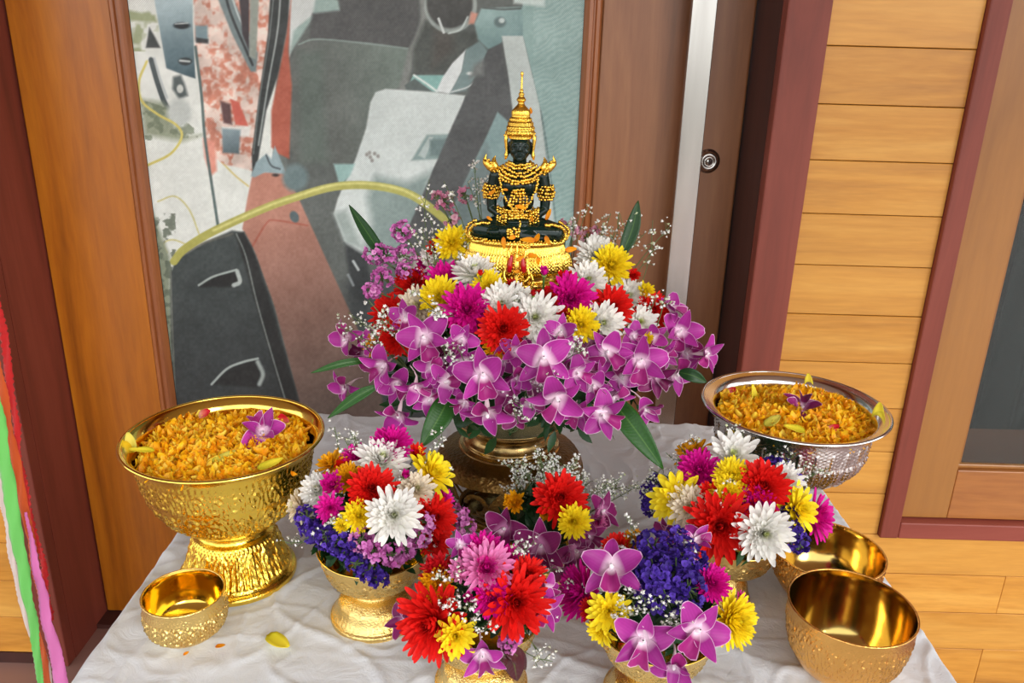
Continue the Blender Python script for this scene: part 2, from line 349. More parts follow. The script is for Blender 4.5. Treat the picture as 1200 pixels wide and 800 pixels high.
# blue-grey panel top left
poly([(175, -60), (225, -60), (226, 30), (229, 92), (216, 88), (195, 80), (187, 34), (181, 0)], (176, 200, 206), 1, (62, 88, 98), ((200, 5), (214, 92)))
oval((213, 30), 9.5, 4, (44, 52, 56)); line([(206, 28), (220, 27)], 1.6, (200, 210, 210)); oval((217, 72), 8, 4.5, (50, 58, 60)); line([(211, 71), (222, 72)], 2.4, (186, 196, 196))
# dark car interior
poly([(338, -60), (720, -60), (690, 620), (440, 620), (400, 345), (345, 225), (336, 190), (336, 60)], (98, 105, 102))
poly([(338, -60), (376, -60), (370, 20), (350, 32), (339, 66)], (206, 214, 212), 2); poly([(372, -10), (396, 0), (403, 15), (366, 22), (352, 44), (340, 62), (344, 36), (366, 18)], (152, 178, 172), 2)
poly([(366, 16), (398, 12), (392, -60), (486, -60), (492, 20), (486, 50), (478, 57), (362, 46)], (88, 90, 90), 2)
poly([(362, 45), (430, 50), (480, 57), (474, 100), (442, 112), (432, 150), (420, 180), (408, 194), (342, 188), (338, 90), (346, 56)], (102, 108, 104), 1.5, (118, 134, 126), ((370, 90), (468, 62)))
poly([(350, 60), (378, 60), (384, 190), (352, 190)], (96, 112, 104), 6, op=.7)
line([(350, 52), (372, 46), (430, 51), (478, 57)], 2, (136, 154, 148)); line([(486, -40), (498, 10), (492, 40), (482, 62), (472, 104)], 9, (128, 134, 130), 2)
poly([(498, 24), (560, 40), (556, 56), (524, 84), (486, 88), (484, 60)], (84, 90, 86), 3); poly([(510, 20), (530, 30), (532, 60), (506, 80)], (96, 86, 80), 6, op=.5)
poly([(484, 88), (524, 88), (514, 108), (476, 107)], (136, 186, 180), 1); line([(485, 88), (500, 98), (512, 107)], 2.2, (220, 230, 226)); poly([(474, 100), (486, 92), (508, 108), (478, 108)], (92, 104, 102), 1)
oval((528, 6), 31, 33, (150, 162, 158), 1); oval((527, 4), 27, 29, (72, 74, 72), 1.5); line([(514, 22), (520, 38)], 3, (206, 216, 214)); line([(548, 20), (540, 34), (526, 39)], 2, (196, 210, 206), 1); poly([(552, 14), (560, 16), (556, 28), (549, 28)], (210, 150, 130), 1.5)
# pale console
poly([(440, 108), (452, 104), (512, 108), (545, 112), (536, 150), (507, 200), (480, 300), (425, 300), (405, 286), (391, 250), (396, 232), (416, 188), (429, 150), (434, 120)], (204, 215, 213))
poly([(440, 206), (478, 214), (507, 200), (480, 300), (425, 298), (436, 262), (430, 232)], (138, 158, 155), 6); poly([(391, 250), (406, 246), (424, 290), (405, 286)], (160, 176, 172), 4)
poly([(482, 188), (500, 158), (528, 157), (520, 186)], (138, 162, 160), 1.5); poly([(490, 182), (503, 160), (508, 160), (498, 186)], (176, 192, 190), 1); poly([(504, 164), (526, 162), (520, 184), (504, 182)], (108, 130, 130), 2)
for q in ((430, 181), (434, 184), (439, 180), (443, 183), (436, 188), (433, 179)): oval(q, 2, 2.2, (150, 150, 146), 1)
poly([(511, 107), (519, 90), (530, 74), (546, 58), (541, 84), (534, 98), (527, 110)], (216, 224, 224), 1); poly([(546, 58), (562, 48), (572, 60), (562, 84), (546, 106), (527, 110), (541, 84)], (122, 146, 146), 1.5); line([(528, 108), (548, 102), (560, 92)], 1.6, (200, 208, 208)); oval((551, 86), 4, 2, (214, 222, 220))
# latch and belts
poly([(564, 10), (700, 4), (700, 44), (590, 44), (586, 56), (572, 58), (560, 46), (556, 28)], (148, 180, 178), 1.5, (108, 140, 140), ((575, 15), (600, 52))); oval((586, 26), 7, 6, (96, 118, 118), 1.5); oval((588, 24), 3.5, 3, (190, 206, 204)); line([(566, 9), (588, 11), (610, 10)], 2, (90, 100, 98))
poly([(572, 58), (588, 50), (596, 90), (602, 132), (602, 152), (583, 131), (570, 160), (548, 206), (505, 300), (462, 300), (486, 250), (507, 200), (530, 147), (552, 100)], (88, 91, 92)); poly([(556, 76), (566, 70), (566, 88), (550, 92)], (120, 126, 124), 3)
poly([(583, 131), (602, 148), (606, 190), (612, 300), (505, 300), (548, 206), (570, 160)], (134, 162, 162), 1.2); poly([(548, 206), (570, 170), (590, 260), (580, 300), (505, 300)], (100, 112, 112), 5, op=.7)
poly([(588, 42), (613, 42), (624, 88), (632, 120), (640, 180), (652, 260), (656, 320), (606, 320), (606, 200), (602, 140), (596, 90)], (186, 198, 195), 1)
poly([(611, -60), (720, -60), (700, 330), (656, 330), (646, 230), (634, 130), (624, 88), (613, 42)], (140, 172, 168), 1); line([(634, 130), (642, 180), (656, 300)], 1.5, (100, 124, 124)); lay((U_ > 625)*np.clip(.5+.5*np.sin((U_*.55+V_*1.1)*.9+n1*14), 0, 1)*.22, (196, 214, 210)); 
poly([(600, -60), (645, -60), (638, 8), (602, 4)], (196, 214, 210), 2)
# dark area low right
poly([(404, 330), (690, 330), (690, 620), (430, 620)], (72, 78, 79), 8)
poly([(404, 285), (430, 300), (436, 340), (428, 360), (412, 340)], (60, 66, 68), 3); line([(414, 306), (420, 316)], 3, (190, 200, 200), 1); line([(408, 322), (414, 334)], 3, (140, 150, 152), 1)
poly([(391, 192), (416, 192), (410, 206), (398, 218)], (152, 190, 186), 1.5)
# dark pillar seal, orange inner pillar
poly([(320, -60), (342, -60), (337, 30), (325, 90), (312, 130), (302, 190), (296, 205), (295, 180), (304, 110), (314, 40)], (56, 62, 62)); line([(330, -40), (326, 30), (314, 100), (303, 170)], 2.2, (150, 160, 158)); line([(324, -40), (316, 40), (305, 110), (297, 180)], 1.6, (110, 120, 118))
poly([(341, 0), (338, 60), (342, 100), (339, 186), (326, 180), (318, 172), (318, 130), (326, 90), (336, 40)], (184, 96, 74), 1.5)
# reddish sill
poly([(296, 204), (334, 198), (348, 228), (406, 356), (440, 430), (480, 620), (360, 620), (352, 476), (322, 360), (298, 294), (284, 268), (290, 232)], (196, 136, 116), 1.2, (106, 90, 82), ((310, 230), (400, 470)))
line([(296, 288), (312, 262), (322, 258), (360, 264)], 2, (178, 98, 80), 1); oval((345, 254), 5, 7, (86, 104, 108), 1, -.4); oval((323, 205), 4, 2, (70, 60, 58))
poly([(294, 206), (300, 190), (312, 180), (318, 186), (322, 171), (330, 190), (336, 204), (310, 202), (298, 208)], (150, 174, 180)); line([(312, 182), (318, 194), (328, 198)], 2, (84, 96, 100)); oval((346, 208), 15, 16, (112, 134, 136), 3)
# black panel
poly([(200, 320), (206, 304), (240, 284), (272, 270), (286, 272), (296, 290), (318, 350), (352, 476), (380, 620), (210, 620), (206, 476), (201, 400)], (70, 80, 80), 1.5, (58, 65, 66), ((240, 290), (280, 460)))
poly([(276, 274), (286, 272), (300, 300), (352, 476), (380, 620), (350, 620), (330, 460), (300, 356)], (44, 48, 48), 2); line([(277, 274), (288, 300), (300, 350), (314, 400), (336, 474)], 1.8, (126, 136, 132)); line([(200, 318), (202, 380), (206, 476)], 1.5, (110, 116, 108)); line([(204, 306), (236, 286), (272, 274)], 2, (110, 110, 100), 1.5)
poly([(234, 336), (254, 322), (278, 316), (283, 330), (270, 336)], (40, 44, 44), 2); line([(233, 334), (250, 324), (277, 316)], 2.6, (168, 182, 178)); line([(278, 318), (281, 330), (274, 334)], 5, (176, 188, 184), 1)
poly([(250, 450), (272, 430), (302, 420), (309, 436), (308, 452), (296, 454)], (40, 44, 44), 2); line([(248, 450), (266, 432), (285, 424), (302, 420)], 2.8, (168, 182, 178)); line([(302, 424), (308, 438), (304, 450)], 5, (162, 176, 172), 1.5)
# the yellow hose
line([(204, 306), (216, 292), (250, 271), (310, 244), (350, 230), (390, 219), (430, 217), (470, 224), (500, 240), (560, 290)], 9.5, (182, 180, 92)); line([(250, 270), (310, 243), (350, 229), (390, 217), (430, 215), (470, 222), (500, 238)], 3.0, (216, 214, 130), 1.2)
n4 = vnoise(3.2, 11, 2); img += (n3[:, None]-.5)*22+(n1[:, None]-.5)*12+(n4[:, None]-.5)*16; gl = img.mean(1, keepdims=True); img = gl+(img-gl)*.88; img = (img-118)*1.10+119
img = np.clip(img, 0, 255)/255
lin = np.where(img <= .04045, img/12.92, ((img+.055)/1.055)**2.4)
nx, nz = len(gx), len(gz); i_ = np.arange(nz-1)[:, None]; j_ = np.arange(nx-1)[None]
PF = np.stack([i_*nx+j_, i_*nx+j_+1, (i_+1)*nx+j_+1, (i_+1)*nx+j_], -1).reshape(-1, 4)
tp = NT('printed_mesh_vinyl'); pa = tp.attr('ink'); tcp = tp.n('TexCoord'); wv = []
mpp = tp.n('Mapping'); mpp.inputs['Rotation'].default_value = (0, R(45), 0); tp.l(tcp, 'Object', mpp, 'Vector')
for dct in ('X', 'Z'):
    w_ = tp.n('TexWave'); w_.bands_direction = dct; w_.inputs['Scale'].default_value = 110; tp.l(mpp, 0, w_, 'Vector'); wv.append(w_)
mw = tp.math('MULTIPLY', (wv[0], 1), (wv[1], 1)); mwr = tp.n('MapRange'); tp.l(mw, 0, mwr, 0); mwr.inputs[3].default_value = .84; mwr.inputs[4].default_value = 1.22
hv = tp.n('HueSaturation'); tp.l(pa, 'Color', hv, 'Color'); tp.l(mwr, 0, hv, 'Value'); tp.l(hv, 0, tp.b, 'Base Color'); tp.b.inputs['Roughness'].default_value = .5
pme = mk('print', PV, PF, tp.m); ca = pme.color_attributes.new('ink', 'FLOAT_COLOR', 'POINT'); ca.data.foreach_set('color', np.hstack([lin, np.ones((len(lin), 1))]).astype(np.float32).ravel())
pr = ob('printed_panel', pme, door); pr['label'] = 'mesh panel printed with a car interior photograph'
box('panel_backing', (CX0-.02, YD+.012, .19), (CX1+.02, YD+.03, 1.96), m_jambdark, door)
# ---- brushed steel pull and lock
ts = NT('brushed_steel'); ts.b.inputs['Metallic'].default_value = 1; tcs = ts.n('TexCoord'); mps = ts.n('Mapping'); mps.inputs['Scale'].default_value = (1, 1, .12); ts.l(tcs, 'Object', mps, 'Vector'); ns_ = ts.noise(18, (mps, 0), 3); ts.l(ts.ramp(ns_, 0, [(.3, (.42, .40, .38, 1)), (.7, (.62, .60, .57, 1))]), 0, ts.b, 'Base Color'); ts.b.inputs['Roughness'].default_value = .24; m_steel = ts.m
hd = box('door_handle', (.3135, YD-.062, .42), (.3590, YD-.044, 1.88), m_steel, door, .0015)
for z in (.55, 1.75): box('handle_bracket', (.326, YD-.044-(hd.location.y), z-.012-hd.location.z), (.346, YD-.0005-hd.location.y, z+.012-hd.location.z), m_steel, hd).location.x = 0
LK = atY(830, 189, YD-.004)
prof = [(.0, .012), (.006, .012), (.007, .010), (.0105, .010), (.0115, .0125), (.0165, .011), (.0185, .008), (.0195, .002), (.024, .0015), (.0245, -.001)]
V, F = lathe(prof, 48); V = np.stack([V[:, 0], -V[:, 2], V[:, 1]], -1); lk = ob('lock', mk('lock', V, F, m_steel), door, (LK[0], YD, LK[2]))
lk['label'] = 'round steel lock cylinder'
m_hole = plain('dark_keyhole', (.01, .01, .01, 1), .6)
box('keyhole', (-.0014, -.0128, -.0045), (.0014, -.0118, .0045), m_hole, lk); V, F = lathe([(.0, .0127), (.0055, .0127), (.0058, .0122)], 24); V = np.stack([V[:, 0], -V[:, 2], V[:, 1]], -1)
# ---- window with casing on the right
win = struct(thing('window_1', 'x', 'window')); del win['label']; del win['category']
box('casing_side', (TR0, YF-.012, TRZ), (WX0-.0005, YF+.02, 2.25), m_jamb, win, .003); box('casing_sill', (WX0-.0005, YF-.0118, TRZ+.0002), (1.79, YF+.02, WZ0-.0005), m_trimx, win, .003)
GXA, GZA = .935, .556
box('sash_stile', (WX0+.002, YF+.008, WZ0+.002), (GXA, YF+.045, 2.18), m_winframe, win, .002); box('sash_rail', (GXA+.0004, YF+.008, WZ0+.002), (1.75, YF+.045, GZA), wood('window_rail_wood', srgb(122, 68, 28), srgb(160, 98, 44), srgb(182, 118, 56), 'X'), win, .002)
box('glazing_bead', (GXA, YF+.018, GZA), (1.75, YF+.03, GZA+.010), m_winframe, win, .003); box('glazing_bead', (GXA, YF+.018, GZA+.010), (GXA+.010, YF+.03, 2.18), m_winframe, win, .003)
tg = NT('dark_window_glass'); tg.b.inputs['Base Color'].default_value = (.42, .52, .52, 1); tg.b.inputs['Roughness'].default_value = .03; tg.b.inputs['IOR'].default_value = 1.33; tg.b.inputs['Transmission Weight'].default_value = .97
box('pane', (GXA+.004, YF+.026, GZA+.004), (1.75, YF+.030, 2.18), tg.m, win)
# dark room behind the pane; added folded strip stands in for pale reflections
m_room = plain('dim_room', srgb(24, 34, 34), .8); m_reflstrip = plain('dim_reflection', srgb(44, 54, 54), .8)
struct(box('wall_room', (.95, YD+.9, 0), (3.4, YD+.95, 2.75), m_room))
cu = ob('reflection_strip', mk('reflection_strip', *(lambda xs: (np.array([(x, YD+.5+.02*math.sin(x*60), z) for z in (.015, 2.2) for x in xs]), np.array([(i, i+1, len(xs)+i+1, len(xs)+i) for i in range(len(xs)-1)])))(np.linspace(1.36, 1.75, 60)), m_reflstrip)); tag(cu, 'added folded strip standing in for pale reflections in the dark window pane', 'reflection_strip')
# ---------------------------------------------------------------- table and cloth
TZ = .75; X0, X1, Y0, Y1 = -.43, .472, .42, 1.283
m_tbl = plain('white_table_board', srgb(200, 196, 188), .5); m_leg = metal('grey_table_steel', (.4, .4, .4, 1), .4)
tb = thing('table', 'rectangular table hidden under the white cloth', 'table', ((X0+X1)/2, (Y0+Y1)/2, 0))
def lbox(name, lo, hi, mat, par, bev=0.0):
    o = box(name, lo, hi, mat, par, bev); o.location -= par.location; return o
lbox('tabletop', (X0+.006, Y0+.006, TZ-.034), (X1-.006, Y1-.006, TZ-.004), m_tbl, tb, .004)
for x in (X0+.05, X1-.05):
    for y in (Y0+.05, Y1-.05): lbox('leg', (x-.014, y-.014, 0), (x+.014, y+.014, TZ-.0345), m_leg, tb, .003)
def cloth_mesh():
    D = .30; nx, ny = 420, 380
    u = np.linspace(X0-D, X1+D, nx); v = np.linspace(Y0-D, Y1+D, ny); Ug, Vg = np.meshgrid(u, v)
    def fold(t, a, b):
        over_a = np.clip(a-t, 0, None); over_b = np.clip(t-b, 0, None); r_ = .006
        def f(o): ang = np.clip(o/r_, 0, math.pi/2); return np.where(o < r_*math.pi/2, r_*np.sin(ang), r_), np.where(o < r_*math.pi/2, r_*(1-np.cos(ang)), r_+(o-r_*math.pi/2))
        xa, za = f(over_a); xb, zb = f(over_b)
        return np.clip(t, a, b)-xa+xb, za+zb
    X, dzx = fold(Ug, X0+.006, X1-.006); Y, dzy = fold(Vg, Y0+.006, Y1-.006)
    drop = np.where((dzx > 0) & (dzy > 0), np.maximum(dzx, dzy)+.15*np.minimum(dzx, dzy), dzx+dzy); 
    N = np.zeros(X.shape)
    def nz(sc, sx, sy, seed):
        out = np.zeros(X.shape)
        for i in range(X.shape[0]):
            for j in range(X.shape[1]): out[i, j] = mnoise.noise(Vector((Ug[i, j]*sx*sc+seed, Vg[i, j]*sy*sc, seed*1.7)))
        return out
    a1 = nz(1, 5, 7, 3); a2 = nz(1, 14, 24, 9); a3 = nz(1, 60, 42, 5); a4 = nz(1, 22, 11, 21)
    crease = lambda a, w: np.exp(-(a/w)**2)
    flat = np.clip(1-drop/.01, 0, 1)
    Z = TZ-drop+flat*(.0026*a1+.0018*a2+.0008*a3+.0030*crease(a1, .05)+.0022*crease(a4, .06)+.0014*crease(a2, .08))
    hang = np.clip((drop-.01)/.25, 0, 1); rip = .018*np.sin((Ug*26+2*a1))*hang; 
    Y = Y+np.where(Vg > Y1, rip+.012*hang, 0)+np.where(Vg < Y0, -rip-.012*hang, 0); rx = .018*np.sin(Vg*27+2*a2)*hang
    X = X+np.where(Ug > X1, rx+.02*hang, 0)+np.where(Ug < X0, rx-.02*hang, 0)
    V = np.stack([X, Y, Z], -1).reshape(-1, 3); i = np.arange(ny-1)[:, None]; j = np.arange(nx-1)[None]
    return V, np.stack([i*nx+j, i*nx+j+1, (i+1)*nx+j+1, (i+1)*nx+j], -1).reshape(-1, 4)
tcl = NT('white_cotton'); tcl.b.inputs['Base Color'].default_value = srgb(216, 220, 226); tcl.b.inputs['Roughness'].default_value = .85; tcl.b.inputs['Sheen Weight'].default_value = .15
_tc = tcl.n('TexCoord'); w1 = tcl.noise(30, (_tc, 'Object'), 8, .66, .8); tcl.bump(w1, 0, .42, .006)
cl = ob('tablecloth', mk('tablecloth', *cloth_mesh(), tcl.m)); tag(cl, 'wrinkled white cotton cloth covering the table', 'tablecloth')
# ---------------------------------------------------------------- metalware
m_gold = metal('embossed_gold', (.94, .67, .11, 1), .15, .18, 420, .0011, (.90, .60, .08, 1), kind='v')
m_goldsm = metal('smooth_gold', (.96, .69, .13, 1), .12, .05, 60, .001)
m_goldsat = metal('satin_gold', (.88, .64, .24, 1), .24, .35, 520, .0010, (.84, .58, .2, 1), kind='v')
m_goldorn = metal('orange_gold', (.92, .50, .14, 1), .16, .30, 420, .0010, (.86, .46, .12, 1), kind='v')
m_goldorn_in = metal('orange_gold_mirror', (.66, .45, .13, 1), .12)
m_silver = metal('embossed_silver', (.80, .79, .78, 1), .19, .2, 320, .001, kind='v')
m_silversm = metal('smooth_silver', (.84, .83, .82, 1), .13)
m_brass = metal('old_brass', (.46, .31, .12, 1), .24, .1, 60, .001, (.30, .20, .08, 1))
m_brassdk = metal('engraved_dark_brass', (.26, .15, .045, 1), .30, .55, 260, .0014, (.13, .08, .03, 1), kind='v')

def bandw(z, a, b, s=.003): return np.clip((z-a)/s, 0, 1)*np.clip((b-z)/s, 0, 1)
def scrolls(t, z, z0, z1, n, amp):
    u = (t/(2*np.pi)*n) % 1-.5; w = (z-z0)/(z1-z0)*2-1; out = np.zeros_like(t)
    r1 = np.hypot(u*2.2, w*.9); ang = np.arctan2(w*.9, u*2.2)
    out += np.tanh(2.5*np.cos(13*r1+ang))*.6+.5*np.tanh(2*np.cos(ang*6+9*r1))
    out += .4*np.cos((np.abs(u)*38)+w*11)+.3*np.cos(np.abs(u)*16-w*19)
    return amp*out*bandw(z, z0, z1, .004)
def lotus(t, z, z0, z1, n, amp, up=True):
    u = np.abs((t/(2*np.pi)*n) % 1-.5)*2; w = np.clip((z-z0)/(z1-z0), 0, 1); w = w if up else 1-w
    edge = np.sqrt(np.clip(1-w**1.6, 0, 1)); return amp*np.clip((edge-u)*4, 0, 1)*(.6+.4*np.cos(u*9))*bandw(z, z0, z1, .002)

def pedestal_bowl(name, label, loc, prof_out, prof_in, rimr, rimz, relief, m_out, m_in, m_foot, foot_prof, group=None, n=480, foot_relief=None, cat='bowl', relief_in=None):
    t = thing(name, label, cat, loc, group)
    V, F = lathe(spline(prof_out, 12), n, relief); ob('body', mk('body', V, F, m_out), t)
    V, F = lathe(spline(prof_in, 6), 120, relief_in); ob('lining', mk('lining', V, F, m_in), t)
    a = np.linspace(0, 2*np.pi, 14); rr = rimr[1]; V, F = lathe([(rimr[0]+rr*np.cos(x), rimz+rr*.8*np.sin(x)) for x in a], 140); ob('rim', mk('rim', V, F, m_in if rimr[2] is None else rimr[2]), t)
    if foot_prof is not None:
        V, F = lathe(spline(foot_prof, 10), n, foot_relief); ob('foot', mk('foot', V, F, m_foot), t)
    return t
# big gold pedestal bowl at the left
GB = (-.3226, .826, TZ+.0022)
H = .182
def rel_gold(t, z, s): return scrolls(t, z, .088, .126, 20, .0014)+scrolls(t, z, .128, .160, 30, .0010)+.0006*np.cos(t*90)*bandw(z, .160, .168)+.0005*np.cos(t*44)*bandw(z, .078, .088)
def rel_goldfoot(t, z, s): return lotus(t, z, .012, .052, 18, .0022, True)+.0008*np.cos(t*60)*bandw(z, .050, .057)+scrolls(t, z, .010, .05, 18, .0005)
gold = pedestal_bowl('pedestal_bowl', 'large embossed gold pedestal bowl heaped with orange marigold petals, standing at left', GB,
    [(.030, .070), (.045, .0735), (.058, .080), (.074, .096), (.086, .116), (.093, .138), (.0965, .158), (.099, .171), (.104, .178), (.1085, .1815)],
    [(.0, .078), (.04, .080), (.068, .094), (.084, .116), (.0915, .140), (.095, .160), (.098, .172), (.103, .179), (.1085, .1825)], (.1088, .0022, m_goldsm), .182, rel_gold, m_gold, m_goldsm, m_gold,
    [(.0, .012), (.05, .006), (.0665, .0), (.0685, .002), (.0675, .006), (.0625, .010), (.057, .020), (.052, .036), (.048, .050), (.045, .057), (.040, .061), (.0385, .066), (.041, .069), (.044, .071), (.040, .074), (.030, .0735)], foot_relief=rel_goldfoot)
# small gold cup at left front
SB = (-.3415, .7185, TZ+.001)
def rel_small(t, z, s): return scrolls(t, z, .006, .034, 20, .0010)+.0004*np.cos(t*70)*bandw(z, .036, .040, .002)
small = pedestal_bowl('bowl', 'small empty gold bowl with embossed sides before the large pedestal bowl', SB,
    [(.0, .003), (.018, .0006), (.024, .0), (.030, .003), (.037, .010), (.0405, .019), (.0412, .028), (.0405, .037), (.040, .0445), (.0405, .0465)],
    [(.0, .004), (.012, .0045), (.0125, .006), (.016, .006), (.018, .0045), (.026, .006), (.034, .012), (.038, .022), (.0390, .032), (.0388, .042), (.0400, .0468)], (.0402, .0012, m_goldsat), .0468, rel_small, m_goldsat, m_goldsm, None, None, n=360)
small.scale = (1.03, 1.03, 1.08)
# silver bowl on its foot at the right
SV = (.3545, .93, TZ+.001)
def rel_sil(t, z, s): return lotus(t, z, .114, .150, 22, .0018, False)+lotus(t, z, .130, .172, 30, .0016, True)+.0007*np.cos(t*60)*np.cos(z*1400)*bandw(z, .118, .178)
silver = pedestal_bowl('pedestal_bowl', 'large embossed silver bowl heaped with orange marigold petals at the right', SV,
    [(.018, .100), (.030, .1005), (.050, .104), (.070, .113), (.083, .127), (.0900, .145), (.0935, .165), (.0955, .182), (.100, .190), (.1095, .1945)],
    [(.0, .104), (.04, .106), (.066, .114), (.080, .128), (.0875, .146), (.0915, .166), (.0940, .182), (.099, .191), (.1095, .1955)], (.1112, .0026, m_silversm), .1945, rel_sil, m_silver, m_silversm, m_silver,
    [(.0, .006), (.03, .003), (.040, .0), (.041, .002), (.038, .008), (.030, .022), (.024, .045), (.020, .070), (.021, .085), (.026, .096), (.030, .1005), (.018, .1005)], foot_relief=lambda t, z, s: lotus(t, z, .01, .06, 14, .0008))
# two plain-lined orange gold bowls at the right front
def rel_org(t, z, s): return scrolls(t, z, .022, .066, 24, .0008)+.0004*np.cos(t*64)*bandw(z, .064, .070, .002)
def gbowl(label, loc, k, h):
    return pedestal_bowl('bowl', label, loc,
    [(r_*k, z_*h) for r_, z_ in [(.0, .002), (.022, .0), (.032, .003), (.044, .012), (.053, .028), (.058, .046), (.0600, .062), (.0603, .074), (.0606, .079)]],
    [(r_*k, z_*h) for r_, z_ in [(.0, .005), (.018, .004), (.031, .0055), (.042, .014), (.051, .029), (.0565, .047), (.0588, .063), (.0594, .074), (.0602, .0795)]], (.0606*k, .0011, m_goldorn), .0795*h, rel_org, m_goldorn, m_goldorn_in, None, None, 'empty gold bowls at right', n=420)
gbowl('empty orange-gold bowl nearest the front right corner of the table', (.3515, .6865, TZ+.001), 1.015, 1.02)
gbowl('empty orange-gold bowl partly hidden behind the front right one', (.3755, .812, TZ+.001), 1.03, .80)
# ---- brass urn with pierced belly under the big arrangement
UR = (.0, .98, TZ+.0015)
urn = thing('urn', 'old brass urn with pierced engraved belly carrying the central flower arrangement', 'urn', UR)
bp = spline([(.064, .0), (.070, .002), (.070, .007), (.066, .010), (.068, .013), (.078, .026), (.094, .046), (.1005, .064), (.0990, .082), (.088, .097), (.068, .106)], 34)
nT = 540; V, F = lathe(bp, nT, lambda t, z, s: .0006*np.cos(t*48)*bandw(z, .090, .100)); zc = V[:, 2][F].mean(1); tc_ = np.arctan2(V[:, 1][F].mean(1), V[:, 0][F].mean(1))
Lx = np.array([math.atan2(math.sin(a), math.cos(a)) for a in tc_])
u = ((tc_+math.pi/2)/(2*math.pi)*5+.5) % 1-.5; w = (zc-.048)/.036
leaf = (np.abs(u) < .17*np.clip(1-np.abs(w-.1)**2.2, 0, 1)+.03+.05*(w < -.5))
sc1 = (np.abs(np.hypot((np.abs(u)-.33)*3.2, (w-.38)*1.0)-.36) < .08) & ((np.abs(u) < .33) | (w > .38))
sc2 = np.abs(np.hypot((np.abs(u)-.33)*3.2, (w+.45)*1.0)-.30) < .08
stem = (np.abs(np.abs(u)-.5) < .02) & (w < -.2)
hole = (np.abs(w) < 1-.1*np.abs(u)) & ~leaf & ~sc1 & ~sc2 & ~stem
ub = ob('belly', mk('belly', V, F[~hole], m_brassdk), urn); so = ub.modifiers.new('wall', 'SOLIDIFY'); so.thickness = .0018; so.offset = -1
V, F = lathe(spline([(.068, .106), (.066, .108), (.061, .110), (.060, .114), (.056, .118), (.053, .124), (.054, .130), (.060, .135), (.069, .140), (.0752, .1445), (.0760, .147), (.0745, .148), (.066, .143), (.056, .137), (.050, .131), (.0, .129)], 8), 128); ob('neck', mk('neck', V, F, m_brass), urn)
V, F = lathe([(.0, .003), (.06, .003), (.0625, .0015), (.0, .0012)], 64); ob('base_plate', mk('base_plate', V, F, m_brass), urn)
# ---- five small gold stands under the bouquets
def rel_cup(t, z, s): return scrolls(t, z, .052, .080, 14, .0009)+.0004*np.cos(t*50)*bandw(z, .080, .085, .002)
def rel_cfoot(t, z, s): return lotus(t, z, .006, .028, 16, .0008)
def goblet(label, loc, k=1.0, mat=None, slim=1.0, kz=1.0):
    P1 = [(.012, .043), (.024, .0435), (.036, .046), (.047, .054), (.0535, .066), (.0570, .078), (.0590, .087), (.0605, .090)]
    P2 = [(.0, .046), (.034, .048), (.045, .056), (.052, .068), (.0555, .080), (.0575, .088), (.0600, .0905)]
    P3 = [(.0, .006), (.03, .004), (.0480, .0), (.0500, .0015), (.0500, .005), (.0465, .008), (.0430, .014), (.0395, .024), (.033, .031), (.027, .035), (.026, .038), (.030, .041), (.030, .0435), (.012, .0435)]
    s = lambda P, q=1: [(r_*k*q, z_*k*kz) for r_, z_ in P]
    return pedestal_bowl('pedestal_cup', label, loc, s(P1), s(P2), (.0603*k, .0011, m_goldsm), .0903*k*kz, lambda t, z, q: rel_cup(t, z/(k*kz), q), mat or m_goldsat, m_goldsm, mat or m_goldsat, s(P3, slim), 'gold pedestal cups holding bouquets', 150, lambda t, z, q: rel_cfoot(t, z/(k*kz), q), cat='cup')
CUPS = dict(L=((-.1445, .757), 1.0, 1.0, 1.0), FC=((-.0215, .655), .93, 1, 1), CB=((.045, .822), .80, 1, .9), FR=((.147, .645), .93, 1, 1), R=((.262, .805), .84, .62, 1.12))
CL = dict(L='gold pedestal cup carrying the left bouquet with purple and pink statice', FC='gold pedestal cup carrying the front middle bouquet with two big red chrysanthemums', CB='gold pedestal cup under the middle bouquet backed with dense white statice', FR='gold pedestal cup carrying the front bouquet around a large violet statice head', R='slim patterned pale gold pedestal cup under the right bouquet')
for k_, (xy, sc, sl, kz) in CUPS.items(): goblet(CL[k_], (xy[0], xy[1], TZ+.001), sc, None, sl, kz)
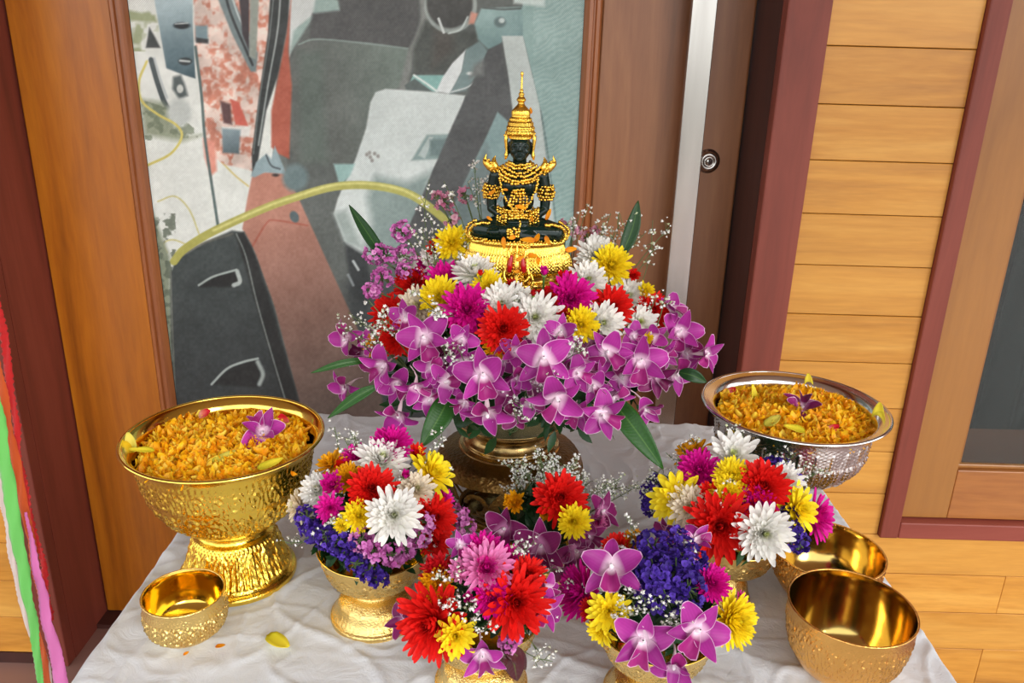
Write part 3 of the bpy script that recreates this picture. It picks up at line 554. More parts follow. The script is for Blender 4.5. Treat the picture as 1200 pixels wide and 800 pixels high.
# ---------------------------------------------------------------- flower parts
def petals(specs, ns=6, na=3, prof='mum', cupx=0.0):
    S = {k: np.array([s[k] for s in specs], float)[:, None, None] for k in specs[0]}
    sv = np.array([0, .28, .52, .72, .87, .96, 1.0]) if prof == 'mum' else np.linspace(0, 1, ns); ns = len(sv); s = sv[None, :, None]; a = np.linspace(-1, 1, na)[None, None, :]
    phi = S['e0']+S['bend']*s**1.3; ds = np.diff(sv)[None, :, None]
    c = np.cos(phi)*np.ones_like(s); sn = np.sin(phi)*np.ones_like(s)
    cum = lambda q: np.concatenate([np.zeros_like(q[:, :1]), np.cumsum((q[:, 1:]+q[:, :-1])/2*ds, 1)], 1)
    r = S['r0']+cum(c)*S['L']; z = S['z0']+cum(sn)*S['L']
    if prof == 'mum': w = np.clip(.42+.58*np.sin(np.pi/2*np.clip(s/.6, 0, 1)), 0, 1)*np.sqrt(np.clip(1-(np.clip(s-.66, 0, 1)/.345)**2, .04, 1))
    elif prof == 'broad': w = np.clip(np.sin(np.pi*np.clip(.04+.93*s**.72, 0, 1)), 0.03, 1)**.62
    elif prof == 'sepal': w = np.clip(np.sin(np.pi*np.clip(.07+.92*s**.80, 0, 1)), 0.02, 1)**.85
    elif prof == 'lip': w = np.clip(.25+.9*s**1.2, 0, 1)*np.clip((1.02-s)/.2, .15, 1)
    elif prof == 'leaf': w = np.clip(np.sin(np.pi*np.clip(.05+.94*s**.85, 0, 1)), .02, 1)**.9
    W = S['W']*w; cup = S['cup']*a*a*W
    lat = a*W+S['curl']*s*s*S['L']; R_ = r-np.sin(phi)*cup; Z_ = z+np.cos(phi)*cup+S.get('wav', 0)*W*np.sin(s*9+a*2)*np.abs(a)
    az = S['az']; X = R_*np.cos(az)-lat*np.sin(az); Y = R_*np.sin(az)+lat*np.cos(az)
    V = np.stack([X, Y, Z_*np.ones_like(X)], -1).reshape(-1, 3); N = len(specs); one = np.ones((N, ns, na))
    at = dict(along=(s*one), across=(np.abs(a)*one), rnd=(S['rnd']*one), ring=(S['ring']*one), edge=np.maximum(np.abs(a)*one, (s*one-.5)*2*.99))
    i = np.arange(ns-1)[:, None]; j = np.arange(na-1)[None]; f = np.stack([i*na+j, (i+1)*na+j, (i+1)*na+j+1, i*na+j+1], -1).reshape(-1, 4)
    F = (f[None]+(np.arange(N)*ns*na)[:, None, None]).reshape(-1, 4)
    return V, F, at
def sp(az, e0, bend, L, W, r0=0, z0=0, cup=.3, curl=0, ring=0, wav=0): return dict(az=az, e0=e0, bend=bend, L=L, W=W, r0=r0, z0=z0, cup=cup, curl=curl, ring=ring, rnd=random.random(), wav=wav)
GA = 2.39996
def mum_specs(kind, seed):
    random.seed(seed); out = []
    cfg = dict(decor=(165, .50, -6, 84, .046, 38), open=(120, .50, -4, 86, .050, 26), single=(62, .5, -2, 80, .062, 16), spoon=(135, .54, -10, 84, .046, 42), bud=(44, .5, 48, 88, .07, 45), side=(90, .5, 25, 86, .055, 35))[kind]
    N, L, ea, eb, W, bd = cfg
    for i in range(N):
        f = i/N; j = random.uniform
        out.append(sp(i*GA+j(-.12, .12), R(ea+(eb-ea)*f**1.15+j(-6, 6)), R(bd*(1-.3*f)+j(-14, 14)), L*(1-.55*f**1.3)*j(.88, 1.06), W*(1-.3*f)*j(.9, 1.12), r0=.045*(1-f), z0=.03+.06*f, cup=.55, curl=j(-.06, .06), ring=f))
    return out
M_CACHE = {}
def mum_mesh(kind, var, color):
    key = (kind, var, color)
    if key not in M_CACHE:
        V, F, at = petals(mum_specs(kind, hash(kind) % 97 if False else len(kind)*31+var*7), 6, 3)
        M_CACHE[key] = mk('petals', V, F, PM[color], at)
    return M_CACHE[key]
S_ = srgb
PM = dict(
 white=petal_mat('white_petals', S_(247, 245, 240), S_(232, 232, 200), S_(214, 222, 130), .80),
 cream=petal_mat('cream_petals', S_(240, 228, 206), S_(226, 200, 160), S_(214, 214, 130), .8),
 whiteyellow=petal_mat('white_petals_yellow_heart', S_(250, 244, 220), S_(240, 220, 110), S_(244, 214, 30), .35),
 yellow=petal_mat('yellow_petals', S_(255, 232, 40), S_(246, 204, 20), S_(238, 212, 24), .8),
 amber=petal_mat('amber_petals', S_(236, 170, 14), S_(210, 120, 6), None),
 red=petal_mat('red_petals', S_(236, 34, 28), S_(196, 12, 14), S_(170, 10, 12), .75),
 darkred=petal_mat('dark_red_petals', S_(196, 18, 28), S_(120, 8, 14), None),
 magenta=petal_mat('magenta_petals', S_(226, 22, 158), S_(190, 8, 118), S_(206, 20, 140), .8),
 pink=petal_mat('pink_petals', S_(244, 150, 206), S_(206, 40, 140), S_(226, 30, 160), .5),
 pinkyellow=petal_mat('magenta_petals_yellow_heart', S_(234, 24, 160), S_(240, 150, 120), S_(244, 206, 30), .3),
)
m_green = plain('green_stem', srgb(84, 120, 50), .55); m_calyx = plain('green_calyx', srgb(110, 140, 60), .55)
# orchid petals: magenta with a thin pale margin, pale towards the base
def orchid_mat(name, main, dark, pale):
    t = NT(name); ed = t.attr('edge'); al = t.attr('along'); rn = t.attr('rnd'); tc = t.n('TexCoord')
    wv = t.n('TexWave'); wv.bands_direction = 'Y'; wv.inputs['Scale'].default_value = 7; wv.inputs['Distortion'].default_value = 1.5; t.l(tc, 'Object', wv, 'Vector')
    nz_ = t.noise(3.5, (tc, 'Object'), 3); c0 = t.mix((nz_, 0), dark, main); c1 = t.mix((t.math('MULTIPLY', (wv, 1), .22), 0), (c0, 2), dark)
    rb = t.ramp(al, 'Fac', [(.0, (1, 1, 1, 1)), (.12, (.8, .8, .8, 1)), (.36, (0, 0, 0, 1))]); c2 = t.mix((rb, 0), (c1, 2), pale)
    re = t.ramp(ed, 'Fac', [(.90, (0, 0, 0, 1)), (.99, (.75, .75, .75, 1))]); c3 = t.mix((re, 0), (c2, 2), srgb(246, 214, 240))
    oi = t.n('ObjectInfo'); mr = t.n('MapRange'); mr.inputs[3].default_value = .82; mr.inputs[4].default_value = 1.28; t.l(oi, 'Random', mr, 0); hs = t.n('HueSaturation'); t.l(mr, 0, hs, 'Value'); t.l(c3, 2, hs, 'Color'); hs.inputs['Saturation'].default_value = .95; c3 = hs
    t.l(c3, 0, t.b, 'Base Color'); t.b.inputs['Roughness'].default_value = .42
    tr = t.n('BsdfTranslucent'); t.l(c3, 0, tr, 'Color'); ms = t.n('MixShader'); ms.inputs[0].default_value = .18; t.b.inputs['Specular IOR Level'].default_value = .25; t.l(t.b, 0, ms, 1); t.l(tr, 0, ms, 2); t.l(ms, 0, t.out, 0); return t.m
OM = dict(bright=orchid_mat('orchid_magenta', srgb(190, 40, 162), srgb(142, 18, 122), srgb(250, 228, 240)), deep=orchid_mat('orchid_plum', srgb(158, 22, 116), srgb(104, 8, 76), srgb(214, 140, 190)))
m_lip = dict(bright=orchid_mat('orchid_lip', srgb(176, 22, 130), srgb(140, 10, 100), srgb(250, 236, 244)), deep=orchid_mat('orchid_lip_plum', srgb(126, 14, 84), srgb(92, 8, 60), srgb(230, 190, 214)))
m_column = plain('orchid_column', srgb(248, 236, 242), .45); m_spur = plain('orchid_spur', srgb(236, 206, 216), .45)
O_CACHE = {}
def orchid_mesh(kind, var, tone):
    key = (kind, var, tone)
    if key in O_CACHE: return O_CACHE[key]
    random.seed(var*13+len(kind)); j = random.uniform
    base = dict(e0=R(22+j(-10, 14)), bend=R(j(-60, 14)))
    if kind == 'sepal': V, F, at = petals([sp(0, base['e0'], base['bend'], .51, .122, .02, 0, .45, j(-.09, .09), 0, .06)], 11, 7, 'sepal')
    elif kind == 'petal': V, F, at = petals([sp(0, base['e0']+.05, base['bend'], .48, .185, .02, .01, .30, j(-.08, .08), 0, .09)], 11, 9, 'broad')
    elif kind == 'lip': V, F, at = petals([sp(0, R(38), R(-75), .38, .17, .01, .02, .95, 0, 0, .06)], 10, 9, 'lip')
    if kind == 'lip': V, F = V, F
    O_CACHE[key] = mk(kind, V, F, m_lip[tone] if kind == 'lip' else OM[tone], at); return O_CACHE[key]
V_, F_ = tubes([[(0, 0, -.02), (0, .0, .05), (.0, .015, .11), (.0, .03, .135)]], [[.03, .036, .034, .012]], 8); me_column = mk('column', V_, F_, m_column)
V_, F_ = tubes([[(0, 0, .0), (0, -.03, -.10), (0, -.06, -.24), (0, -.03, -.40), (.02, .06, -.55)]], [[.05, .045, .022, .014, .012]], 7); me_spur = mk('spur', V_, F_, m_spur)
me_bstem = None
def orchid(P, n, diam, roll, label, group, tone='bright', closed=0.0, rx=0, ry=0):
    t = thing('orchid_flower', label, 'flower', P, group)
    q = basis(n, roll)
    if rx or ry: q = q @ Quaternion((1, 0, 0), rx) @ Quaternion((0, 1, 0), ry)
    t.rotation_mode = 'QUATERNION'; t.rotation_quaternion = q; t.scale = (diam,)*3
    v = random.randint(0, 2)
    for nm, az, kind in (('sepal', 90, 'sepal'), ('sepal', 216, 'sepal'), ('sepal', 324, 'sepal'), ('petal', 18+8, 'petal'), ('petal', 162-8, 'petal')):
        o = ob(nm, orchid_mesh(kind, (v+az) % 3, tone), t); tilt = closed+random.uniform(-.12, .12)
        o.rotation_euler = (Matrix.Rotation(R(az+random.uniform(-6, 6)), 3, 'Z') @ Matrix.Rotation(-tilt, 3, 'Y')).to_euler()
        if kind == 'petal': o.location = (0, 0, .012)
    o = ob('lip', orchid_mesh('lip', v, tone), t); o.rotation_euler = (0, 0, R(-90)); o.location = (0, 0, .03)
    ob('column', me_column, t).location = (0, .01, .02); ob('spur', me_spur, t)
    return t
_V, _F = lathe(spline([(.0, .075), (.10, .05), (.13, .02), (.09, -.04), (.03, -.09), (.022, -.12)], 3), 10); me_calyx = mk('calyx', _V, _F, m_calyx)
def mum(P, n, diam, color, kind, label, group, cdir, stem_len):
    t = thing('carnation' if color == 'x' else 'chrysanthemum', label, 'flower', P, group); t.rotation_mode = 'QUATERNION'
    t.rotation_quaternion = basis(n, random.uniform(0, 6.28)); t.scale = (diam,)*3
    pt = ob('petals', mum_mesh(kind, random.randint(0, 2), color), t); pt['kind'] = 'stuff'
    ob('calyx', me_calyx, t)
    inv = t.rotation_quaternion.inverted(); e = inv @ Vector(cdir); L = stem_len/diam; e = e.normalized()*L
    V, F = tubes([[(0, 0, -.08), (0, 0, -.08-.25*L), tuple(e*.7+Vector((0, 0, -.12*L))), tuple(e)]], [[.028*.05/diam]*4], 5); ob('stem', mk('stem', V, F, m_green), t)
    return t
# statice: papery ruffled florets crowded on short branches
def statice_mat(name, c, c2, c3):
    t = NT(name); rn = t.attr('rnd'); al = t.attr('along'); r = t.ramp(rn, 'Fac', [(0, c2), (.5, c), (1, c3)]); m_ = t.mix((t.ramp(al, 'Fac', [(0, (1, 1, 1, 1)), (.45, (0, 0, 0, 1))]), 0), (r, 0), c2)
    t.l(m_, 2, t.b, 'Base Color'); t.b.inputs['Roughness'].default_value = .7
    tr = t.n('BsdfTranslucent'); t.l(m_, 2, tr, 'Color'); ms = t.n('MixShader'); ms.inputs[0].default_value = .25; t.l(t.b, 0, ms, 1); t.l(tr, 0, ms, 2); t.l(ms, 0, t.out, 0); return t.m
SM = dict(violet=statice_mat('violet_statice', srgb(72, 36, 158), srgb(42, 16, 104), srgb(100, 64, 192)), pink=statice_mat('pink_statice', srgb(222, 130, 204), srgb(186, 80, 160), srgb(238, 166, 220)), palepink=statice_mat('pale_pink_statice', srgb(226, 158, 186), srgb(204, 112, 150), srgb(240, 190, 206)))
m_stem2 = plain('grey_green_stem', srgb(92, 112, 66), .6)
def florets(centres, normals, size, k=9):
    """ruffled little cups, one per centre"""
    N = len(centres); C_ = np.array(centres); Nn = np.array(normals); Nn /= np.linalg.norm(Nn, axis=1)[:, None]
    ref = rng.normal(size=(N, 3)); A = np.cross(Nn, ref); A /= np.linalg.norm(A, axis=1)[:, None]; B = np.cross(Nn, A)
    t = np.linspace(0, 2*np.pi, k, endpoint=False); rings = []
    sz = size*rng.uniform(.75, 1.25, (N, 1)); ph = rng.uniform(0, 6.28, (N, 1))
    ctr = C_[:, None]; out = [ctr-Nn[:, None]*sz[:, :, None]*.35]
    for rr, zz, wv in ((.55, .1, .10), (1.0, .35, .30)):
        rad = sz*(rr+wv*.35*np.sin(t*3+ph)); h = sz*(zz+wv*np.cos(t*4+ph*2))
        out.append(ctr+A[:, None]*(rad*np.cos(t))[..., None]+B[:, None]*(rad*np.sin(t))[..., None]+Nn[:, None]*h[..., None])
    V = np.concatenate(out, 1); m = V.shape[1]; j = np.arange(k); jn = (j+1) % k
    f = np.concatenate([np.stack([0*j, 1+j, 1+jn, 0*j], -1), np.stack([1+j, 1+k+j, 1+k+jn, 1+jn], -1)])
    f3 = np.stack([0*j, 1+j, 1+jn], -1); F = [tuple(r_) for r_ in (f3[None]+np.arange(N)[:, None, None]*m).reshape(-1, 3)]+[tuple(r_) for r_ in (np.stack([1+j, 1+k+j, 1+k+jn, 1+jn], -1)[None]+np.arange(N)[:, None, None]*m).reshape(-1, 4)]
    rnd = np.repeat(rng.random(N), m); al = np.tile(np.concatenate([[0], np.full(k, .5), np.ones(k)]), N)
    return V.reshape(-1, 3), F, dict(rnd=rnd, along=al)
def statice(blobs, root, color, label, group, fl=.0032, dens=1.0):
    """blobs: list of (point, radius)"""
    root = np.array(root, float); t = thing('statice_sprig', label, 'flower', root, group); Cs, Ns, paths, rads = [], [], [], []
    for P, r in blobs:
        P = np.array(P)-root; n = int(dens*9*(r/fl)**2*.42)
        d = rng.normal(size=(n, 3)); d /= np.linalg.norm(d, axis=1)[:, None]; lump = 1+.16*np.sin(d[:, :1]*7+r*900)*np.sin(d[:, 1:2]*8)*np.sin(d[:, 2:]*6+2)
        Cs.append(P+d*r*lump); Ns.append(d+rng.normal(size=d.shape)*.35)
        mid = P*.55+np.array([0, 0, .006]); paths.append([(0, 0, 0), tuple(mid), tuple(P)]); rads.append([.0013, .0012, .001])
        for dd in d[::max(1, n//10)]: paths.append([tuple(P), tuple(P+dd*r*.5), tuple(P+dd*r*.72)]); rads.append([.0008]*3)
    V, F, at = florets(np.vstack(Cs), np.vstack(Ns), fl); o = ob('florets', mk('florets', V, F, SM[color], at), t); o['kind'] = 'stuff'
    V, F = tubes(paths, rads, 4); ob('stem', mk('stem', V, F, m_stem2), t); return t
# fine sprays of tiny white flowers
t_ = NT('white_spray_blossom'); _rn = t_.attr('rnd'); t_.l(t_.ramp(_rn, 'Fac', [(0, srgb(196, 206, 160)), (.25, srgb(236, 236, 226)), (1, srgb(250, 250, 248))]), 0, t_.b, 'Base Color'); t_.b.inputs['Roughness'].default_value = .7; m_spray = t_.m
def stars(C_, Nn, size):
    N = len(C_); Nn = Nn/np.linalg.norm(Nn, axis=1)[:, None]; ref = rng.normal(size=(N, 3)); A = np.cross(Nn, ref); A /= np.linalg.norm(A, axis=1)[:, None]; B = np.cross(Nn, A)
    k = 10; t = np.linspace(0, 2*np.pi, k, endpoint=False); rr = np.where(np.arange(k) % 2 == 0, 1.0, .45); sz = size*rng.uniform(.6, 1.25, (N, 1))
    bot = C_[:, None]-Nn[:, None]*sz[:, :, None]*1.1
    ring = C_[:, None]+A[:, None]*(sz*rr*np.cos(t))[..., None]+B[:, None]*(sz*rr*np.sin(t))[..., None]+Nn[:, None]*(sz*(.35*rr))[..., None]
    top = C_[:, None]+Nn[:, None]*sz[:, :, None]*.1
    V = np.concatenate([bot, ring, top], 1); m = k+2; j = np.arange(k); jn = (j+1) % k
    f = np.concatenate([np.stack([0*j, 1+jn, 1+j], -1), np.stack([0*j+k+1, 1+j, 1+jn], -1)]); F = (f[None]+np.arange(N)[:, None, None]*m).reshape(-1, 3)
    return V.reshape(-1, 3), F, dict(rnd=np.repeat(rng.random(N), m))
def spray(root, tips, label, group, size=.0021, nb=6, spread=.011, cluster=3, mat=None, name='white_flower_spray', thick=.0006):
    root = np.array(root, float); t = thing(name, label, 'flower', root, group); paths, rads, C_, N_ = [], [], [], []
    for T in tips:
        T = np.array(T)-root; L = np.linalg.norm(T); side = rng.normal(size=3)*.06*L; P0 = np.zeros(3); pts = [P0, T*.35+side, T*.7+side*.8, T]
        c = spline(pts, 5); paths.append(c); rads.append(np.linspace(thick*1.5, thick*.7, len(c)))
        for b in range(nb):
            f = rng.uniform(.72, 1.0) if L > .03 else rng.uniform(.5, 1); s0 = c[min(len(c)-1, int(f*(len(c)-1)))]
            d = rng.normal(size=3)+T/L*.9+np.array([0, 0, .5]); d /= np.linalg.norm(d); e = s0+d*spread*rng.uniform(.35, 1.1); m_ = (s0+e)/2+rng.normal(size=3)*.0012
            paths.append([s0, m_, e]); rads.append([thick*.7, thick*.6, thick*.5])
            for q in range(cluster):
                o_ = rng.normal(size=3)*size*1.15; C_.append(e+o_); N_.append(d+rng.normal(size=3)*.6)
    V, F, at = stars(np.array(C_), np.array(N_), size); o = ob('blossoms', mk('blossoms', V, F, mat or m_spray, at), t); o['kind'] = 'stuff'
    V, F = tubes(paths, rads, 4); ob('stem', mk('stem', V, F, m_stem2), t); return t
# leaves
def leaf_mat(name, c1, c2):
    t = NT(name); ac = t.attr('across'); al = t.attr('along'); n_ = t.noise(30); m_ = t.mix((n_, 0), c1, c2); r = t.ramp(ac, 'Fac', [(.0, (1, 1, 1, 1)), (.10, (0, 0, 0, 1))]); m2 = t.mix((t.math('MULTIPLY', (r, 0), .35), 0), (m_, 2), srgb(110, 150, 70)); t.l(m2, 2, t.b, 'Base Color'); t.b.inputs['Roughness'].default_value = .42; t.b.inputs['Specular IOR Level'].default_value = .3
    w_ = t.n('TexWave'); w_.bands_direction = 'Y'; w_.inputs['Scale'].default_value = 160; tc = t.n('TexCoord'); t.l(tc, 'Object', w_, 'Vector'); t.bump(w_, 1, .15, .0005); return t.m
m_leaf = leaf_mat('leaf_green', srgb(26, 66, 20), srgb(44, 92, 28)); m_leafd = leaf_mat('leaf_dark', srgb(22, 52, 26), srgb(38, 76, 36)); m_maroon = leaf_mat('leaf_maroon', srgb(62, 18, 28), srgb(84, 28, 36))
def leaf(pts, width, label, mat=None, facing=None, name='leaf', cup=.25):
    """pts: world polyline from base to tip, width: full width in metres"""
    c = spline(pts, 8); n = len(c); T = np.gradient(c, axis=0); T /= np.linalg.norm(T, axis=1)[:, None]; fc = np.array(facing if facing is not None else (CAM-c.mean(0)), float); fc /= np.linalg.norm(fc)
    A = np.cross(T, fc); A /= np.linalg.norm(A, axis=1)[:, None]; B = np.cross(A, T); s = np.linspace(0, 1, n); w = width/2*np.clip(np.sin(np.pi*np.clip(.06+.93*s**.9, 0, 1)), .03, 1)**.8
    na = 7; a = np.linspace(-1, 1, na); V = c[:, None]+A[:, None]*(a[None]*w[:, None])[..., None]-B[:, None]*(cup*(a[None]**2)*w[:, None])[..., None]*-1
    o_ = c[0].copy(); i = np.arange(n-1)[:, None]; j = np.arange(na-1)[None]; F = np.stack([i*na+j, (i+1)*na+j, (i+1)*na+j+1, i*na+j+1], -1).reshape(-1, 4)
    one = np.ones((n, na)); me = mk(name, V.reshape(-1, 3)-o_, F, mat or m_leaf, dict(across=np.abs(a)[None]*one, along=s[:, None]*one)); o = ob(name, me, None, o_); tag(o, label, 'leaf')
    m_ = o.modifiers.new('thickness', 'SOLIDIFY'); m_.thickness = .0005; return o
# leafy filling of an arrangement
def filling(c, rad, label, n=500, size=.02, mat=None, zmin=-.25):
    d = rng.normal(size=(n, 3)); d[:, 2] = np.abs(d[:, 2])+zmin; d /= np.linalg.norm(d, axis=1)[:, None]; rad = np.array(rad)
    S = []; V_all = []; F_all = []; off = 0
    base = [sp(0, R(10), R(20), 1, .18, cup=.3)]; Vb, Fb, _ = petals(base, 5, 3, 'leaf')
    for i in range(n):
        P = d[i]*rad*rng.uniform(.72, .96); q = basis(d[i]+rng.normal(size=3)*.5, rng.uniform(0, 6.28)).to_matrix(); M_ = np.array(q)*size*rng.uniform(.7, 1.3)
        V_all.append(Vb@M_.T+P); F_all.append(Fb+off); off += len(Vb)
    # inner foam mass so the arrangement is solid
    core = lathe([(.0001, zmin), (.45, zmin), (.68, zmin+.12), (.74, .2), (.6, .5), (.35, .68), (.0001, .75)], 24); V_all.append(core[0]*rad); F_all.append(core[1]+off)
    o = ob('foliage', mk('foliage', np.vstack(V_all), np.vstack(F_all), mat or m_leafd, dict(across=np.ones(sum(map(len, V_all))))), None, c); tag(o, label, 'foliage'); o['kind'] = 'stuff'; return o
CN = dict(white='white', cream='cream', whiteyellow='white-edged yellow-hearted', yellow='yellow', amber='amber yellow', red='red', darkred='dark red', magenta='magenta', pink='pale pink', pinkyellow='magenta-and-yellow')
def side(px, x0, x1):
    f = (px-x0)/(x1-x0); return 'far left' if f < .2 else 'left of centre' if f < .42 else 'middle' if f < .6 else 'right of centre' if f < .8 else 'far right'
def size_word(d, alld): 
    return 'large ' if d >= .9*max(alld) else 'small ' if d <= .6*max(alld) else ''
def arrangement(key, where, c, rad, mums, orch, x0, x1, tone, face=.45, omap=None):
    c = np.array(c); info = {}
    for m in mums: info.setdefault((m[0], m[4]), []).append(m)
    for col_, lst in info.items(): lst.sort(key=lambda m: m[1])
    for m in mums:
        col, px, py, d, kind = m[:5]; opt = m[5] if len(m) > 5 else {}
        P, n = on_dome(px, py, c, rad); view = CAM-P; view /= np.linalg.norm(view); z_ = depth(P); D = d*z_/FPX*1.12
        nn = n*(1-face)+view*face; 
        if 'n' in opt: nn = nn/np.linalg.norm(nn)+np.array(opt['n'], float)
        P = P+view*(opt.get('out', .004)+D*.05)-n*D*.10; lst = info[(col, kind)]; i = [id(q) for q in lst].index(id(m)); szs = [q[3] for q in mums]
        kd = 'chrysanthemum bud' if kind == 'bud' else 'chrysanthemum'
        pos = f'the only such one in {where}' if len(lst) == 1 else (f'{ordinal(i)} from left of {len(lst)} like it in {where}')
        if len(lst) == 2: pos = f'{"left" if i == 0 else "right"} of two like it in {where}'
        kw = dict(open='wide-open', decor='full', single='loose', spoon='shaggy', bud='closed', side='half-open')[kind]
        mum(P, nn, D, col, kind, f'{kw} {CN[col]} {kd}, {pos}', f'flowers of {where}', c-P, .7*np.linalg.norm(c-P))
    o2 = sorted(orch, key=lambda m: m[0])
    for m in orch:
        px, py, d, roll = m[:4]; opt = m[4] if len(m) > 4 else {}
        P, n = on_dome(px, py, c, rad); view = CAM-P; view /= np.linalg.norm(view); D = d*depth(P)/FPX*1.10
        f_ = opt.get('face', .75); nn = n*(1-f_)+view*f_
        if 'n' in opt: nn = nn/np.linalg.norm(nn)+np.array(opt['n'], float)
        P = P+view*opt.get('out', .012); i = [id(q) for q in o2].index(id(m))
        if omap: lab = omap(m, o2)
        else: lab = f'purple orchid flower, {ordinal(i)} from left of {len(o2)} in {where}' if len(o2) > 1 else f'the purple orchid flower of {where}'
        orchid(P, nn, D, R(roll), lab, f'orchids of {where}', opt.get('tone', tone), opt.get('closed', random.uniform(.0, .38)))
def tip(px, py, Y): return atY(px, py, Y)
# ---------------------------------------------------------------- marigold heaps in the two pedestal bowls
mg = NT('marigold_petals'); rn_ = mg.attr('rnd'); al_ = mg.attr('along')
r1_ = mg.ramp(rn_, 'Fac', [(0, srgb(248, 166, 8)), (.3, srgb(255, 190, 12)), (.7, srgb(255, 210, 26)), (1, srgb(255, 228, 80))]); m1_ = mg.mix((mg.ramp(al_, 'Fac', [(0, (.6, .6, .6, 1)), (.5, (0, 0, 0, 1))]), 0), (r1_, 0), srgb(244, 150, 6)); mg.l(m1_, 2, mg.b, 'Base Color'); mg.b.inputs['Roughness'].default_value = .55
tr_ = mg.n('BsdfTranslucent'); mg.l(m1_, 2, tr_, 'Color'); ms_ = mg.n('MixShader'); ms_.inputs[0].default_value = .25; mg.l(mg.b, 0, ms_, 1); mg.l(tr_, 0, ms_, 2); mg.l(ms_, 0, mg.out, 0); m_mari = mg.m
def heap(c, rad, zr, n, label, dome=.012):
    V_all, F_all, off, rnd, al = [], [], 0, [], []
    protos = []
    for k in range(10):
        random.seed(k); protos.append(petals([sp(0, R(random.uniform(-10, 25)), R(random.uniform(20, 110)), 1, random.uniform(.22, .36), -.4, 0, random.uniform(.2, .8), random.uniform(-.4, .4), 0, random.uniform(0, .25))], 5, 4, 'broad'))
    for i in range(n):
        f = i/n; r_ = rad*math.sqrt(rng.random()); a = rng.uniform(0, 6.283); zz = zr+dome*(1-(r_/rad)**2)+.004*math.sin(a*3+r_*70)+rng.uniform(-.002, .005)
        Vb, Fb, at = protos[i % 10]; nrm = np.array([rng.normal()*.4, rng.normal()*.4, .85]); q = np.array(basis(nrm, rng.uniform(0, 6.28)).to_matrix())*rng.uniform(.009, .017)
        V_all.append(Vb@q.T+np.array([r_*math.cos(a), r_*math.sin(a), zz])); F_all.append(Fb+off); off += len(Vb); rnd.append(np.full(len(Vb), rng.random())); al.append(at['along'].ravel())
    Vd, Fd = lathe([(.0001, zr+dome-.002), (rad*.5, zr+dome*.75-.003), (rad*.98, zr-.003), (rad*.9, zr-.03), (.0001, zr-.05)], 40); V_all.append(Vd); F_all.append(Fd+off); rnd.append(np.zeros(len(Vd))); al.append(np.zeros(len(Vd)))
    o = ob('marigold_petals', mk('marigold_petals', np.vstack(V_all), np.vstack(F_all), m_mari, dict(rnd=np.concatenate(rnd), along=np.concatenate(al))), None, c); tag(o, label, 'petals'); o['kind'] = 'stuff'; return o
heap(GB, .0905, .160, 3300, 'heap of orange marigold petals in the large gold pedestal bowl')
heap(SV, .0905, .174, 3300, 'heap of orange marigold petals in the silver bowl')
def heap_pt(px, py, which):
    c, z = (GB, .170) if which == 'g' else (SV, .184); return atZ(px, py, c[2]+z+.006)
m_ylw = petal_mat('loose_yellow_petal', srgb(240, 222, 60), srgb(210, 200, 40)); m_redp = petal_mat('loose_red_petal', srgb(226, 30, 50), srgb(240, 180, 150)); m_orp = petal_mat('loose_orange_petal', srgb(250, 168, 10), srgb(236, 130, 6)); m_palp = petal_mat('loose_pale_petal', srgb(228, 214, 90), srgb(200, 190, 60))
def loose(P, L, W, mat, label, nrm=(0, 0, 1), roll=0., bend=40, name='petal', e0=0, cup=.4, curl=.1, group=None):
    random.seed(int(L*1e5)+int(roll*50)); V, F, at = petals([sp(0, R(e0), R(bend), 1, W/L/2, -.45, 0, cup, curl, 0, .08)], 8, 5, 'broad'); o = ob(name, mk(name, V*L, F, mat, at), None, P)
    o.rotation_mode = 'QUATERNION'; o.rotation_quaternion = basis(nrm, roll); tag(o, label, 'petal', group); m_ = o.modifiers.new('thickness', 'SOLIDIFY'); m_.thickness = .0004; return o
P = heap_pt(152, 512, 'g'); loose(heap_pt(154, 520, 'g'), .024, .012, m_palp, 'pale yellow upright petal at left of the gold bowl heap', (.2, -.7, .5), 1.6, 20)
loose(heap_pt(168, 528, 'g'), .026, .009, m_ylw, 'yellow petal lying flat at the left edge of the gold bowl heap', (0, -.2, 1), 3.2, 25)
loose(heap_pt(262, 537, 'g'), .026, .010, m_palp, 'pale petal lying near the middle front of the gold bowl heap', (0, -.3, 1), .4, 25)
loose(heap_pt(316, 546, 'g'), .028, .012, m_ylw, 'olive yellow petal at the front right of the gold bowl heap', (0, -.3, 1), .3, 25)
loose(heap_pt(240, 486, 'g'), .016, .013, m_redp, 'red petal at the back of the gold bowl heap', (0, -.6, 1), .2, 40)
loose(heap_pt(263, 501, 'g'), .013, .010, m_redp, 'small red petal in the middle of the gold bowl heap', (0, -.5, 1), 1.2, 40)
loose(heap_pt(247, 521, 'g'), .011, .008, m_redp, 'tiny pink-red petal left of the middle of the gold bowl heap', (0, -.5, 1), 2.2, 60)
loose(heap_pt(332, 492, 'g'), .017, .014, m_redp, 'curled red petal at the back right of the gold bowl heap', (.2, -.8, .6), 1.5, 70)
orchid(heap_pt(308, 514, 'g')+np.array([0, 0, .006]), (.2, -.55, .8), .062, R(200), 'purple orchid flower lying on petals in the large gold bowl', None, 'bright', .35)
orchid(heap_pt(938, 482, 's')+np.array([0, 0, .003]), (.1, -.4, .9), .056, R(150), 'purple orchid flower lying on petals in the silver bowl', None, 'deep', .3)
loose(heap_pt(883, 462, 's'), .024, .011, m_ylw, 'yellow petal standing in the left half of the silver bowl heap', (.5, -.6, .6), 1.2, 20)
loose(heap_pt(948, 448, 's'), .022, .011, m_ylw, 'yellow petal upright at the back of the silver bowl heap', (-.3, -.8, .4), 1.6, 20)
loose(heap_pt(905, 495, 's'), .026, .013, m_palp, 'pale yellow petal at the front of the silver bowl heap', (0, -.3, 1), .5, 20)
